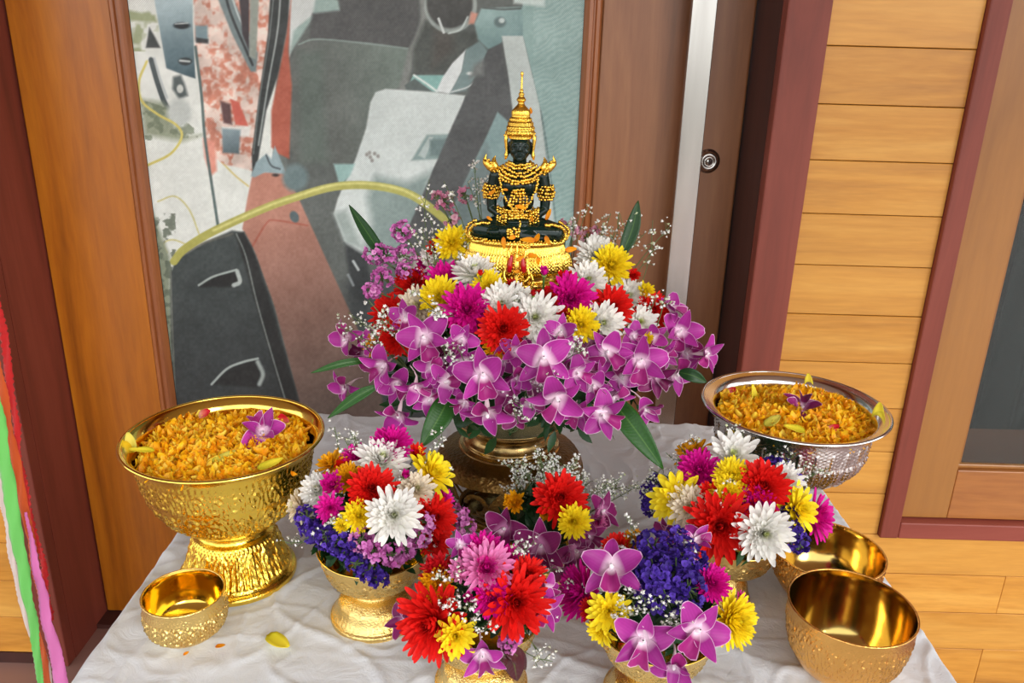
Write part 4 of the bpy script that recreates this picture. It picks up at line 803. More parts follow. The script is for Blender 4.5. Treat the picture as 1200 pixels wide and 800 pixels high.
loose(heap_pt(932, 503, 's'), .026, .012, m_ylw, 'yellow petal at the front middle of the silver bowl heap', (0, -.3, 1), 2.8, 20)
loose(heap_pt(976, 503, 's'), .015, .010, m_redp, 'red petal at the front right of the silver bowl heap', (0, -.5, 1), .2, 40)
loose(heap_pt(857, 458, 's'), .012, .009, m_redp, 'small red petal at the left of the silver bowl heap', (0, -.5, 1), .2, 40)
loose(heap_pt(1030, 484, 's'), .026, .013, m_ylw, 'curled yellow petal at the right edge of the silver bowl heap', (-.4, -.7, .6), 1.4, 60)
# petals fallen on the cloth
CLZ = TZ+.0055
loose(atZ(324, 752, CLZ), .034, .017, m_ylw, 'large yellow petal fallen on the white cloth', (0, -.15, 1), -.75, 18, cup=.3)
loose(atZ(258, 758, CLZ), .012, .006, m_orp, 'orange petal on the cloth right of the small gold bowl', (0, -.1, 1), -.3, 45)
loose(atZ(218, 766, CLZ), .006, .004, m_orp, 'tiny orange petal before the small gold bowl', (0, -.1, 1), .3, 40)
# ---------------------------------------------------------------- central arrangement
CC = (.008, .98, .925); CR = (.205, .175, .190)
filling(CC, (.165, .140, .128), 'dark green foliage filling the central arrangement', 800, .026, None, .02)
big = [('yellow', 529, 282, 40, 'decor', dict(out=.02)), ('white', 512, 308, 48, 'open'), ('white', 555, 320, 52, 'open', dict(n=(0, .1, .9))), ('red', 485, 330, 48, 'decor'), ('magenta', 520, 325, 42, 'decor'),
 ('yellow', 514, 346, 48, 'decor'), ('magenta', 546, 360, 58, 'decor', dict(out=.01)), ('cream', 487, 356, 44, 'open'), ('red', 455, 366, 46, 'decor'), ('red', 463, 392, 46, 'decor'), ('amber', 440, 404, 30, 'decor'), ('yellow', 572, 334, 38, 'decor'),
 ('white', 588, 354, 52, 'open'), ('red', 590, 384, 56, 'decor', dict(out=.012)), ('amber', 581, 406, 30, 'decor'), ('white', 628, 370, 60, 'open'), ('darkred', 640, 350, 36, 'side'), ('magenta', 670, 347, 56, 'decor'),
 ('darkred', 661, 369, 26, 'side'), ('yellow', 682, 379, 42, 'decor', dict(out=.008)), ('white', 708, 377, 50, 'open'), ('red', 718, 358, 50, 'decor', dict(out=.008)), ('white', 738, 345, 44, 'decor'), ('white', 752, 376, 40, 'single', dict(out=.01)),
 ('red', 766, 362, 44, 'decor'), ('yellow', 718, 308, 46, 'decor', dict(out=.022)), ('white', 700, 297, 48, 'open', dict(out=.006)), ('white', 690, 326, 46, 'open'), ('magenta', 717, 329, 20, 'bud', dict(out=.02)), ('magenta', 638, 321, 22, 'bud', dict(out=.03, n=(0, 0, 1.5))),
 ('red', 664, 328, 32, 'side'), ('yellow', 757, 340, 24, 'side'), ('red', 563, 322, 15, 'bud', dict(out=.034, n=(0, 0, 1.5))), ('darkred', 625, 346, 15, 'bud', dict(out=.03, n=(0, 0, 1.5))), ('red', 512, 290, 30, 'side'), ('yellow', 758, 396, 20, 'side'), ('red', 743, 322, 18, 'side'), ('white', 606, 347, 34, 'open'), ('darkred', 600, 336, 24, 'side'), ('white', 655, 392, 36, 'open'), ('white', 478, 306, 28, 'side'), ('magenta', 497, 312, 30, 'side')]
orcs = [(498, 397, 66, 25, dict(out=.03)), (451, 428, 54, -60, dict(out=.03, n=(-.3, 0, -.5))), (476, 374, 44, 10), (408, 396, 48, 170, dict(out=.0, n=(-.5, .2, -.4))), (407, 452, 42, 160, dict(n=(-.6, 0, -.6), closed=.3)), (487, 450, 46, 80, dict(n=(.3, 0, -.9), out=.02, closed=.3)), (468, 482, 50, 190, dict(n=(-.2, 0, -1.0), closed=.25, out=.01)),
 (567, 440, 68, 15, dict(out=.03)), (527, 446, 50, 110, dict(n=(-.5, 0, -.3))), (541, 398, 44, -30), (571, 480, 60, 200, dict(n=(0, 0, -.9), out=.03)), (604, 437, 48, 180, dict(n=(.2, .1, -.9), closed=.3)), (637, 421, 66, 5, dict(out=.03)), (652, 464, 66, -40, dict(n=(.1, 0, -.7), out=.03)), (712, 413, 54, 40, dict(out=.015)),
 (749, 424, 64, -10, dict(out=.03)), (706, 484, 56, 70, dict(n=(.1, 0, -.3), out=.02)), (657, 390, 42, 0), (795, 390, 56, -20, dict(out=.012)), (785, 364, 42, 30, dict(n=(.3, .3, .8))), (790, 434, 56, 190, dict(n=(.4, 0, -.7), out=.015)), (824, 414, 46, -70, dict(n=(.8, 0, -.2), closed=.2)), (754, 476, 48, 100, dict(n=(.5, 0, -.9), closed=.25)), (718, 462, 46, 150, dict(n=(.2, 0, -.7))), (742, 394, 36, 60), (676, 436, 46, 70, dict(n=(.2, 0, -.3))), (604, 412, 42, 120), (764, 396, 38, -50), (508, 428, 44, 140, dict(n=(-.2, 0, -.5))), (622, 470, 40, 100, dict(n=(0, 0, -.8))), (696, 452, 40, 30), (545, 470, 40, -60, dict(n=(-.2, 0, -.6))), (440, 400, 38, 120, dict(n=(-.5, 0, 0))), (775, 414, 40, 100, dict(n=(.4, 0, -.3)))]+[(x, y, d, r, dict(out=-.004, n=(0, 0, -.4), tone='deep' if k % 2 else 'bright')) for k, (x, y, d, r) in enumerate([(466, 448, 48, 40), (520, 420, 46, 200), (545, 422, 46, 80), (590, 455, 50, 150), (612, 405, 44, 20), (628, 446, 50, 240), (670, 412, 46, 100), (686, 428, 50, 10), (728, 440, 48, 200), (768, 440, 48, 60), (588, 420, 44, 300), (690, 396, 42, 160), (804, 412, 46, 140), (430, 412, 46, 250), (505, 466, 46, 120), (604, 484, 42, 210), (676, 482, 44, 330)])]
def omap_big(m, o2):
    px, py = m[0], m[1]; row = 'upper' if py < 418 else 'lower'
    sec = 'left end' if px < 480 else 'left front' if px < 590 else 'right front' if px < 725 else 'right end'
    secf = lambda q: 'left end' if q[0] < 480 else 'left front' if q[0] < 590 else 'right front' if q[0] < 725 else 'right end'
    same = [q for q in o2 if (q[1] < 418) == (py < 418) and secf(q) == sec]; i = [id(q) for q in same].index(id(m))
    ps = 'only' if len(same) == 1 else f'{ordinal(i)} from left of {len(same)}'
    return f'magenta orchid, {ps}, {row} row, {sec} of the central skirt'
arrangement('C', 'the central arrangement', CC, CR, big, orcs, 390, 845, 'bright', .72, omap_big)
# leaves of the central arrangement
leaf([tip(452, 305, .98), tip(432, 275, 1.0), tip(409, 240, 1.02)], .016, 'narrow dark leaf pointing up at the left of the central arrangement', m_leafd)
leaf([tip(728, 300, 1.0), tip(741, 268, 1.01), tip(748, 235, 1.02)], .019, 'dark green leaf standing up at the right of the central arrangement', m_leafd)
leaf([tip(442, 452, .86), tip(416, 466, .85), tip(384, 490, .84)], .013, 'slim green leaf drooping left below the orchids', m_leaf)
leaf([tip(440, 420, .88), tip(400, 426, .86), tip(364, 437, .85)], .009, 'small green leaf reaching left beside the far left orchid', m_leaf)
leaf([tip(528, 462, .84), tip(515, 488, .82), tip(493, 524, .80)], .028, 'broad green leaf hanging down left of the urn neck', m_leaf)
leaf([tip(712, 462, .84), tip(742, 500, .81), tip(777, 549, .79)], .027, 'broad green leaf hanging down right of the urn', m_leaf)
leaf([tip(796, 436, .92), tip(812, 440, .91), tip(828, 448, .91)], .016, 'small dark leaf peeping out beyond the right orchids', m_leafd)
# sprigs of pink statice at the back left and right
rt = (-.06, 1.0, 1.0)
statice([(tip(471, 271, 1.0), .012), (tip(474, 300, .99), .012), (tip(474, 318, .98), .009)], rt, 'pink', 'pink statice sprig beside the small yellow flower at upper left', 'pink statice in the central arrangement', .0034)
statice([(tip(440, 297, .99), .013), (tip(453, 300, .99), .011), (tip(448, 326, .97), .012), (tip(436, 340, .96), .009)], rt, 'pink', 'pink statice sprig at the far left, next to the narrow dark leaf', 'pink statice in the central arrangement', .0034)
statice([(tip(520, 236, 1.06), .011), (tip(545, 228, 1.07), .009), (tip(530, 256, 1.05), .010), (tip(512, 232, 1.06), .008)], (-.02, 1.03, 1.02), 'palepink', 'faded pink statice sprig behind the figurine at left', 'pink statice in the central arrangement', .004, .6)
statice([(tip(672, 272, 1.05), .009), (tip(688, 278, 1.05), .009), (tip(664, 262, 1.06), .007), (tip(700, 270, 1.06), .006)], (.06, 1.03, 1.02), 'palepink', 'faded pink statice sprig behind the figurine at right', 'pink statice in the central arrangement', .004, .6)
WS = 'white sprays of the central arrangement'
sprays = [((-.03, 1.0, 1.03), [(503, 210, 1.04), (520, 212, 1.05)], 'thin white spray reaching highest at left behind the pink statice'),
 ((-.02, 1.0, 1.03), [(556, 190, 1.05), (560, 207, 1.04), (573, 206, 1.03), (548, 212, 1.04)], 'white spray directly beside the left shoulder of the figurine'),
 ((-.05, .98, 1.02), [(500, 246, 1.02), (515, 262, 1.0), (492, 268, 1.0)], 'white spray in front of the faded pink statice at left'),
 ((-.07, .97, 1.0), [(478, 266, .98), (496, 274, .97), (505, 286, .96)], 'white spray between the pink sprig and the small yellow flower'),
 ((-.12, .93, .97), [(392, 380, .90), (408, 366, .90), (420, 372, .9), (436, 378, .88), (416, 392, .88)], 'white spray at the far left above the orchids'),
 ((-.09, .88, .98), [(432, 352, .86), (446, 374, .85), (440, 392, .85)], 'white spray over the red flowers at left'),
 ((-.02, .9, 1.04), [(484, 340, .87), (497, 362, .86), (504, 352, .86), (512, 372, .84)], 'thin green spray over the yellow flower at left'),
 ((0, .9, 1.04), [(596, 348, .88), (586, 340, .88), (608, 352, .87)], 'white spray just below the figurine base'),
 ((-.04, .97, 1.05), [(541, 298, .97), (550, 310, .96), (540, 286, .98)], 'white spray touching the left side of the figurine base'),
 ((.07, 1.0, 1.03), [(681, 246, 1.04), (690, 238, 1.05), (672, 256, 1.03), (700, 262, 1.04)], 'white spray beside the right knee of the figurine'),
 ((.11, 1.0, 1.02), [(716, 250, 1.04), (708, 262, 1.03), (720, 270, 1.02), (726, 254, 1.03)], 'white spray left of the tall right leaf'),
 ((.12, 1.0, 1.02), [(765, 258, 1.02), (757, 272, 1.02), (786, 264, 1.03), (766, 292, 1.0), (750, 252, 1.02)], 'white spray reaching farthest to the right before the steel handle'),
 ((.08, .96, 1.03), [(702, 310, .95), (712, 320, .94), (694, 316, .95)], 'white spray over the white flowers right of the figurine'),
 ((.15, .93, .98), [(772, 344, .92), (779, 348, .92)], 'tiny white spray above the right orchids'),
 ((.0, .86, .93), [(617, 455, .80), (612, 470, .79), (602, 480, .79), (625, 478, .79)], 'white spray hanging between orchids above the urn rim'),
 ((.03, .85, .96), [(684, 410, .80), (676, 400, .81), (645, 440, .79), (652, 436, .79)], 'white spray among the front right orchids'),
 ((-.04, .85, .96), [(520, 402, .83), (536, 406, .82), (524, 412, .82)], 'white spray right of the biggest left orchid')]
for rt_, tp_, lab in sprays: spray(rt_, [tip(*q) for q in tp_], lab, WS, .0024, 5, .011, 3)
# curly tendrils
_p = [tip(720+3*math.cos(a)+a*3, 258+9*math.sin(a*1.7), 1.02) for a in np.linspace(0, 7, 40)]; V, F = tubes([_p], [.0004], 4); tag(ob('tendril', mk('tendril', V, F, m_stem2)), 'thin curly tendril between the white sprays at right', 'tendril')
# ---------------------------------------------------------------- the five bouquets
def cup_rim(k): xy, s_, _, kz = CUPS[k]; return np.array([xy[0], xy[1], TZ+.0903*s_*kz])
# left
c = cup_rim('L')+np.array([0, .0, .012]); rd = (.083, .070, .078); w_ = 'the left bouquet'
filling(c, (.062, .055, .062), 'dark green foliage inside the left bouquet', 260, .02)
arrangement('L', w_, c, rd, [('white', 448, 537, 60, 'open', dict(out=.014)), ('magenta', 460, 518, 46, 'decor'), ('magenta', 416, 534, 34, 'single'), ('red', 436, 571, 56, 'decor', dict(out=.006)), ('white', 462, 603, 63, 'open', dict(out=.02)), ('yellow', 420, 604, 38, 'decor'),
 ('yellow', 506, 552, 58, 'single', dict(out=.008, n=(.5, 0, .1))), ('magenta', 475, 557, 22, 'bud', dict(out=.018)), ('cream', 489, 572, 44, 'open'), ('red', 511, 606, 52, 'decor'), ('red', 512, 634, 38, 'decor'), ('magenta', 520, 585, 30, 'single', dict(n=(.6, 0, 0))), ('amber', 388, 543, 38, 'single', dict(n=(-.4, .2, .3))),
 ('amber', 408, 558, 36, 'decor'), ('red', 401, 546, 24, 'side', dict(out=.01)), ('white', 372, 572, 44, 'open'), ('magenta', 389, 567, 34, 'side', dict(out=.008)), ('magenta', 386, 594, 34, 'single'), ('cream', 350, 590, 38, 'single', dict(n=(-.8, 0, -.2))), ('red', 488, 530, 26, 'side'), ('yellow', 400, 615, 24, 'side')], [], 345, 550, 'bright', .62)
def dome_pt(px, py, c, rd, out=0): P, n = on_dome(px, py, c, rd); v_ = CAM-P; return P+v_/np.linalg.norm(v_)*out
SG = 'statice sprigs of the bouquets'
statice([(dome_pt(360, 606, c, rd), .012), (dome_pt(366, 622, c, rd), .011), (dome_pt(383, 630, c, rd), .012), (dome_pt(398, 634, c, rd), .013), (dome_pt(405, 642, c, rd), .011)], c, 'violet', 'violet statice sprig along the lower left of the left bouquet', SG, .0030)
statice([(dome_pt(418, 660, c, rd, .004), .010), (dome_pt(432, 668, c, rd, .008), .010), (dome_pt(443, 676, c, rd, .01)+np.array([0, 0, -.002]), .009)], c, 'violet', 'violet statice sprig hanging over the front of the left gold cup', SG, .0030)
statice([(dome_pt(424, 632, c, rd, .002), .012), (dome_pt(438, 646, c, rd, .003), .010), (dome_pt(461, 650, c, rd, .003), .011), (dome_pt(476, 644, c, rd, .002), .009)], c, 'pink', 'pink statice sprig under the lower white chrysanthemum of the left bouquet', SG, .0030)
statice([(dome_pt(492, 630, c, rd, .008), .010), (dome_pt(500, 612, c, rd, .01), .009)], c, 'pink', 'pink statice sprig before the red flowers of the left bouquet', SG, .0030)
statice([(dome_pt(538, 604, c, rd, .0), .010), (dome_pt(546, 618, c, rd, .0), .010), (dome_pt(532, 612, c, rd, 0), .007)], c, 'pink', 'pink statice sprig sticking out right of the left bouquet', SG, .0030)
SL = 'white sprays of the bouquets'
def bs(c, rd, pts, lab, out=.014, **k): spray(np.array(c), [dome_pt(x, y, c, rd, out) for x, y in pts], lab, SL, **k)
bs(c, rd, [(392, 500), (412, 508), (404, 514), (418, 514)], 'white spray rising at the upper left of the left bouquet', .006, size=.0021)
bs(c, rd, [(372, 552), (378, 562), (368, 576)], 'white spray over the white flower at left of the left bouquet', size=.0021)
bs(c, rd, [(376, 620), (388, 606), (380, 612), (398, 606), (406, 622)], 'white spray over the violet statice of the left bouquet', size=.0021)
bs(c, rd, [(518, 511), (498, 542), (528, 556), (508, 560)], 'white spray over the yellow flower of the left bouquet', size=.0021)
bs(c, rd, [(502, 634), (508, 646), (470, 565), (464, 560)], 'white spray low at right of the left bouquet', size=.0021)
bs(c, rd, [(334, 636), (352, 634)], 'thin spray reaching out left of the violet statice', .03, size=.0015)
# front centre
c = cup_rim('FC')+np.array([0, .002, .012]); rd = (.074, .062, .070); w_ = 'the front middle bouquet'
filling(c, (.055, .048, .055), 'dark green foliage inside the front middle bouquet', 220, .02)
arrangement('FC', w_, c, rd, [('red', 506, 728, 84, 'spoon', dict(out=.006, n=(-.2, 0, -.2))), ('red', 606, 706, 74, 'spoon', dict(out=.006)), ('yellow', 533, 746, 46, 'single', dict(out=.016)), ('amber', 510, 684, 40, 'decor'), ('pink', 570, 664, 60, 'spoon'), ('magenta', 578, 700, 46, 'decor'), ('magenta', 566, 644, 44, 'decor'), ('darkred', 512, 668, 40, 'decor'), ('magenta', 548, 700, 26, 'bud'), ('magenta', 597, 650, 30, 'side'), ('pink', 540, 668, 34, 'side'), ('red', 620, 672, 40, 'spoon')],
 [(565, 764, 58, 10, dict(n=(.1, 0, -.5), out=.014)), (476, 726, 46, 130, dict(n=(-.7, 0, -.1), out=0, tone='deep')), (636, 712, 52, -70, dict(n=(.5, 0, -.2), out=.008)), (540, 640, 34, 20), (640, 690, 36, 30, dict(n=(.6, 0, 0)))], 465, 650, 'bright', .62)
leaf([dome_pt(585, 765, c, rd, .004), dome_pt(600, 772, c, rd, .008), dome_pt(606, 797, c, rd, .012)], .022, 'dark maroon leaf hanging over the front middle gold cup', m_maroon)
leaf([dome_pt(592, 762, c, rd, .004), dome_pt(606, 768, c, rd, .008), dome_pt(616, 784, c, rd, .01)], .014, 'smaller dark maroon leaf beside the larger maroon one', m_maroon)
statice([(dome_pt(596, 752, c, rd, .004), .008), (dome_pt(603, 748, c, rd, .004), .006)], c, 'pink', 'small pink statice sprig above the maroon leaves', SG, .0026)
bs(c, rd, [(525, 660), (534, 668), (529, 680), (541, 655), (516, 676)], 'white spray at the upper left of the front middle bouquet', size=.0021)
bs(c, rd, [(520, 710), (530, 704), (545, 714), (558, 732), (568, 740)], 'white spray between the two big red flowers', .02, size=.0021)
bs(c, rd, [(616, 642), (624, 636), (610, 650)], 'white spray rising at the top right of the front middle bouquet', size=.0021)
bs(c, rd, [(652, 666), (662, 690), (634, 676), (650, 720)], 'white spray at right of the front middle bouquet', size=.0021)
bs(c, rd, [(648, 775), (636, 768)], 'thin white spray pointing out low at the right of the front middle bouquet', .02, size=.0021)
# centre back
c = cup_rim('CB')+np.array([.0, .0, .014]); rd = (.070, .055, .062); w_ = 'the middle bouquet'
filling(c, (.05, .042, .048), 'dark green foliage inside the middle bouquet', 200, .018)
arrangement('CB', w_, c, rd, [('red', 657, 582, 60, 'decor', dict(out=.01)), ('yellow', 674, 611, 38, 'decor', dict(out=.026)), ('amber', 602, 588, 32, 'side'), ('amber', 640, 602, 22, 'side'), ('pink', 700, 612, 28, 'side')],
 [(592, 620, 56, -15, dict(out=.008, n=(-.2, 0, 0))), (634, 640, 64, 5, dict(out=.014)), (674, 644, 56, 20, dict(out=.01, n=(.2, 0, -.3))), (704, 600, 46, -40, dict(n=(.5, 0, .2))), (690, 628, 40, 60), (612, 646, 36, 150, dict(n=(-.2, 0, -.5))), (655, 660, 40, 100, dict(n=(0, 0, -.6)))], 580, 735, 'deep', .62)
tips = [(x, y) for x, y in [(596, 545), (602, 560), (594, 575), (612, 540), (620, 555), (626, 570), (632, 530), (640, 545), (636, 562), (650, 536), (654, 552), (664, 545), (668, 558), (676, 540), (684, 556), (690, 566), (700, 574), (615, 580), (604, 590), (628, 588), (618, 596)]]
for q, lab in ((tips[:7], 'left part of the dense white statice backing the middle bouquet'), (tips[7:14], 'middle part of the dense white statice behind the red flower'), (tips[14:], 'outer part of the dense white statice around the middle bouquet')):
    spray(c+np.array([0, .012, 0]), [atY(x, y, .855) for x, y in q], lab, SL, .0020, 10, .013, 5)
spray(c, [atY(x, y, .83) for x, y in ((716, 562), (722, 575), (735, 570), (728, 560), (750, 568))], 'white spray reaching right from the middle bouquet', SL, .0019, 8, .011, 5)
# front right
c = cup_rim('FR')+np.array([0, .002, .014]); rd = (.078, .064, .070); w_ = 'the front right bouquet'
filling(c, (.055, .05, .052), 'dark green foliage inside the front right bouquet', 220, .02)
arrangement('FR', w_, c, rd, [('magenta', 678, 692, 62, 'decor', dict(n=(-.5, 0, 0))), ('darkred', 693, 714, 30, 'decor', dict(out=.012)), ('yellow', 712, 716, 50, 'single', dict(out=.012)), ('yellow', 704, 738, 36, 'single', dict(out=.012, n=(-.2, 0, -.5))), ('yellow', 860, 727, 62, 'decor', dict(out=.004, n=(.4, 0, -.1))), ('magenta', 836, 682, 42, 'decor'), ('red', 722, 640, 36, 'decor'), ('amber', 742, 632, 28, 'decor'), ('magenta', 868, 704, 24, 'single', dict(n=(.6, 0, -.3)))],
 [(718, 668, 72, 20, dict(out=.014, n=(-.1, 0, .4))), (754, 748, 74, -5, dict(out=.016, n=(0, 0, -.3))), (816, 738, 74, -35, dict(out=.016, n=(.1, 0, -.1))), (814, 634, 44, 60, dict(n=(.3, .2, .5))), (790, 776, 56, 170, dict(out=.006, n=(0, 0, -.6)))], 655, 890, 'bright', .62)
vb = [(765, 645, .018), (790, 640, .017), (808, 660, .016), (768, 672, .020), (792, 668, .021), (752, 660, .014), (806, 690, .016), (780, 698, .017), (762, 700, .013)]
statice([(dome_pt(x, y, c, rd, -.002), r) for x, y, r in vb], c, 'violet', 'large dense violet statice head in the front right bouquet', SG, .0032, .85)
bs(c, rd, [(738, 604), (744, 622), (728, 646), (756, 634)], 'tall white spray above the front right bouquet', .012, size=.0021)
bs(c, rd, [(732, 704), (726, 716), (756, 700), (740, 722), (722, 730)], 'white spray between the yellow and lower orchid flowers', .02, size=.0021)
bs(c, rd, [(790, 728), (800, 722), (776, 708), (796, 734)], 'white spray below the violet statice head', .018, size=.0021)
bs(c, rd, [(800, 632), (806, 645)], 'white spray at the upper right of the violet statice head', .012, size=.0021)
bs(c, rd, [(662, 690), (656, 700)], 'white spray at the far left of the front right bouquet', .01, size=.0021)
# right
c = cup_rim('R')+np.array([-.003, .0, .022]); rd = (.090, .072, .076); w_ = 'the right bouquet'
filling(c, (.064, .056, .058), 'dark green foliage inside the right bouquet', 260, .02)
arrangement('R', w_, c, rd, [('white', 860, 532, 62, 'single', dict(out=.01)), ('magenta', 818, 548, 48, 'decor'), ('amber', 814, 530, 44, 'single', dict(n=(-.2, .2, .3))), ('yellow', 858, 556, 42, 'decor', dict(out=.006)), ('yellow', 852, 578, 44, 'decor'), ('yellow', 790, 582, 62, 'single'), ('red', 896, 568, 60, 'decor', dict(out=.008)), ('magenta', 888, 590, 46, 'decor'), ('red', 844, 617, 74, 'spoon', dict(out=.008)), ('white', 897, 626, 64, 'open', dict(out=.026)),
 ('magenta', 956, 604, 58, 'single', dict(n=(.8, 0, 0))), ('yellow', 934, 595, 56, 'single', dict(out=.004, n=(.5, 0, 0))), ('cream', 808, 594, 54, 'open'), ('white', 921, 562, 44, 'open'), ('cream', 808, 620, 34, 'side'), ('red', 832, 576, 30, 'side')],
 [(784, 624, 40, 140, dict(n=(-.5, 0, -.3), tone='deep')), (812, 640, 34, 60, dict(n=(-.2, 0, -.5)))], 755, 970, 'bright', .62)
statice([(dome_pt(764, 580, c, rd), .013), (dome_pt(770, 568, c, rd), .011), (dome_pt(762, 594, c, rd), .009)], c, 'violet', 'violet statice sprig at the far left of the right bouquet', SG, .0030)
statice([(dome_pt(916, 552, c, rd, .0), .013), (dome_pt(904, 546, c, rd), .010), (dome_pt(928, 564, c, rd), .011)], c, 'violet', 'violet statice sprig at the upper right of the right bouquet', SG, .0030)
statice([(dome_pt(922, 606, c, rd, .002), .011), (dome_pt(930, 622, c, rd, .003), .011), (dome_pt(936, 636, c, rd, .0), .010), (dome_pt(926, 634, c, rd, .0), .009)], c, 'violet', 'violet statice sprig beside the lower white flower of the right bouquet', SG, .0030)
bs(c, rd, [(758, 560), (766, 552), (778, 556), (790, 566), (740, 570)], 'white spray over the left side of the right bouquet', .014, size=.0021)
bs(c, rd, [(808, 510), (780, 530), (786, 536), (796, 522)], 'thin white spray rising at the upper left of the right bouquet', .012, size=.0021)
bs(c, rd, [(862, 500), (872, 506), (850, 506)], 'white spray just above the top white flower of the right bouquet', .012, size=.0021)
bs(c, rd, [(912, 532), (934, 530), (922, 540), (944, 548), (956, 552), (926, 552), (972, 548)], 'white spray before the silver bowl', .022, size=.0021)
bs(c, rd, [(838, 585), (850, 566), (846, 596)], 'white spray over the yellow flowers of the right bouquet', .02, size=.0021)
# ---------------------------------------------------------------- hanging ribbons at the left
def ribbon(pts, width, Y, mat, label, wav=.002, frill=0.):
    P = [atY(x, y, Y) for x, y in pts]; c = spline(P, 40); n = len(c); s = np.linspace(0, 1, n); na = 5; a = np.linspace(-1, 1, na); T = np.gradient(c, axis=0); T /= np.linalg.norm(T, axis=1)[:, None]
    A = np.cross(T, np.array([0, 1., 0])); A /= np.linalg.norm(A, axis=1)[:, None]; L = np.cumsum(np.r_[0, np.linalg.norm(np.diff(c, axis=0), axis=1)])
    w = width/2 if np.isscalar(width) else np.interp(s, np.linspace(0, 1, len(width)), width)/2; w = np.broadcast_to(w, (n,))
    V = c[:, None]+A[:, None]*(a[None]*w[:, None])[..., None]; V[:, :, 1] += wav*np.sin(L*42)[:, None]+.0016*np.sin(a*3+L[:, None]*60)
    V[:, 0, 0] += .0008*np.sin(L*2600); V[:, -1, 0] += .0008*np.sin(L*2300+1)
    if frill: V[:, :, 0] += (np.array([1, 0, 0, 0, 1])[None]*frill*np.sin(L*700+np.cos(L*160))[:, None]); V[:, :, 1] += (np.abs(a)[None]*frill*1.6*np.sin(L*420)[:, None])
    o_ = V[0, 2].copy(); i = np.arange(n-1)[:, None]; j = np.arange(na-1)[None]; F = np.stack([i*na+j, i*na+j+1, (i+1)*na+j+1, (i+1)*na+j], -1).reshape(-1, 4)
    o = ob('ribbon', mk('ribbon', V.reshape(-1, 3)-o_, F, mat), None, o_); tag(o, label, 'ribbon', 'coloured cloth ribbons hanging at left'); m_ = o.modifiers.new('thickness', 'SOLIDIFY'); m_.thickness = .0006
def cloth_m(name, col):
    t = NT(name); n_ = t.noise(400); t.l(t.mix((n_, 0), tuple(c*.85 for c in col[:3])+(1,), col), 2, t.b, 'Base Color'); t.b.inputs['Roughness'].default_value = .8; t.bump(n_, 0, .3, .0005); t.b.inputs['Sheen Weight'].default_value = .3; return t.m
SCL = 1.30*.942+.4*.335
def pw(p): return p*SCL/FPX
ribbon([(-60, 160), (-28, 360), (2, 520), (22, 640), (40, 740), (49, 820), (52, 900)], [pw(18), pw(19), pw(19), pw(18), pw(13), pw(8), pw(14)], 1.30, cloth_m('green_cloth', srgb(112, 206, 96)), 'bright green cloth ribbon hanging at the left edge')
ribbon([(-56, 130), (-22, 330), (10, 500), (34, 620), (48, 700), (58, 740)], [pw(14), pw(13), pw(13), pw(12), pw(10), pw(5)], 1.33, cloth_m('orange_cloth', srgb(236, 96, 30)), 'orange cloth ribbon between the green and red ones')
ribbon([(-28, 180), (-4, 340), (8, 420), (24, 540), (36, 600), (52, 670), (61, 728)], [pw(9), pw(8), pw(11), pw(8), pw(6), pw(9), pw(3)], 1.36, cloth_m('red_cloth', srgb(216, 28, 30)), 'frilly red cloth ribbon, the rightmost at the top', .003, .0012)
ribbon([(30, 600), (44, 670), (56, 730), (70, 790), (84, 900)], [pw(3), pw(12), pw(16), pw(20), pw(22)], 1.31, cloth_m('pink_cloth', srgb(236, 126, 196)), 'pink cloth ribbon, the rightmost at the bottom')
ribbon([(-30, 330), (-6, 520), (8, 610), (22, 690), (36, 740), (58, 790), (66, 900)], [pw(10), pw(10), pw(10), pw(9), pw(8), pw(9), pw(9)], 1.345, cloth_m('white_cloth_ribbon', srgb(228, 210, 202)), 'off-white cloth ribbon behind the green one')
ribbon([(44, 740), (52, 775), (60, 830), (64, 900)], [pw(8), pw(10), pw(12), pw(12)], 1.325, cloth_m('orange_cloth_low', srgb(232, 104, 44)), 'short orange cloth ribbon end at the very bottom')
# ---------------------------------------------------------------- the seated figurine
SO = np.array([.003, .98, 1.060]); MM = .001
fig = thing('figurine', 'seated meditating figurine in dark green glaze with gold crown and ornaments atop the central arrangement', 'figurine', SO)
m_jade = plain('dark_green_glaze', (.003, .016, .012, 1), .12); m_jade.node_tree.nodes['Principled BSDF'].inputs['Specular IOR Level'].default_value = .35
m_fgold = metal('figurine_gold', (1.0, .70, .13, 1), .20, .30, 900, .0006, (.95, .60, .08, 1), kind='v'); m_fgold2 = metal('figurine_smooth_gold', (.96, .64, .12, 1), .2); m_fred = plain('red_enamel', srgb(190, 16, 26), .3)
def zs_(p):
    x, y, z = p
    if z >= 182: return (x, y, 195+(z-182)*(75/88))
    if z > 160: return (x, y, z+7.5)
    if z > 100: return (x, y, 100+(z-100)*1.16+(1.2 if z > 150 else 0))
    return (x, y, z)
bm = bmesh.new()
def ell(c, r, rot=None, sub=3):
    c = (c[0], c[1], c[2]+7.5) if c[2] > 162 else zs_(c)
    M = Matrix.Translation(Vector(c)*MM) @ (rot.to_4x4() if rot else Matrix()) @ Matrix.Diagonal((r[0]*MM, r[1]*MM, r[2]*MM, 1)); bmesh.ops.create_icosphere(bm, subdivisions=sub, radius=1, matrix=M)
def cap(a, b, ra, rb, k=14):
    a = Vector(a); b = Vector(b); n = max(2, int((b-a).length/1.6))
    for i in range(n+1): t = i/n; r = ra+(rb-ra)*t; ell(a.lerp(b, t), (r, r, r), None, 2)
ell((0, 4, 92), (30, 20, 15)); ell((0, 3, 104), (18, 13, 14)); ell((0, 2, 118), (19, 12.5, 16)); ell((0, 1, 134), (25, 14, 15)); ell((-10, -7, 135), (10, 7, 8)); ell((10, -7, 135), (10, 7, 8))
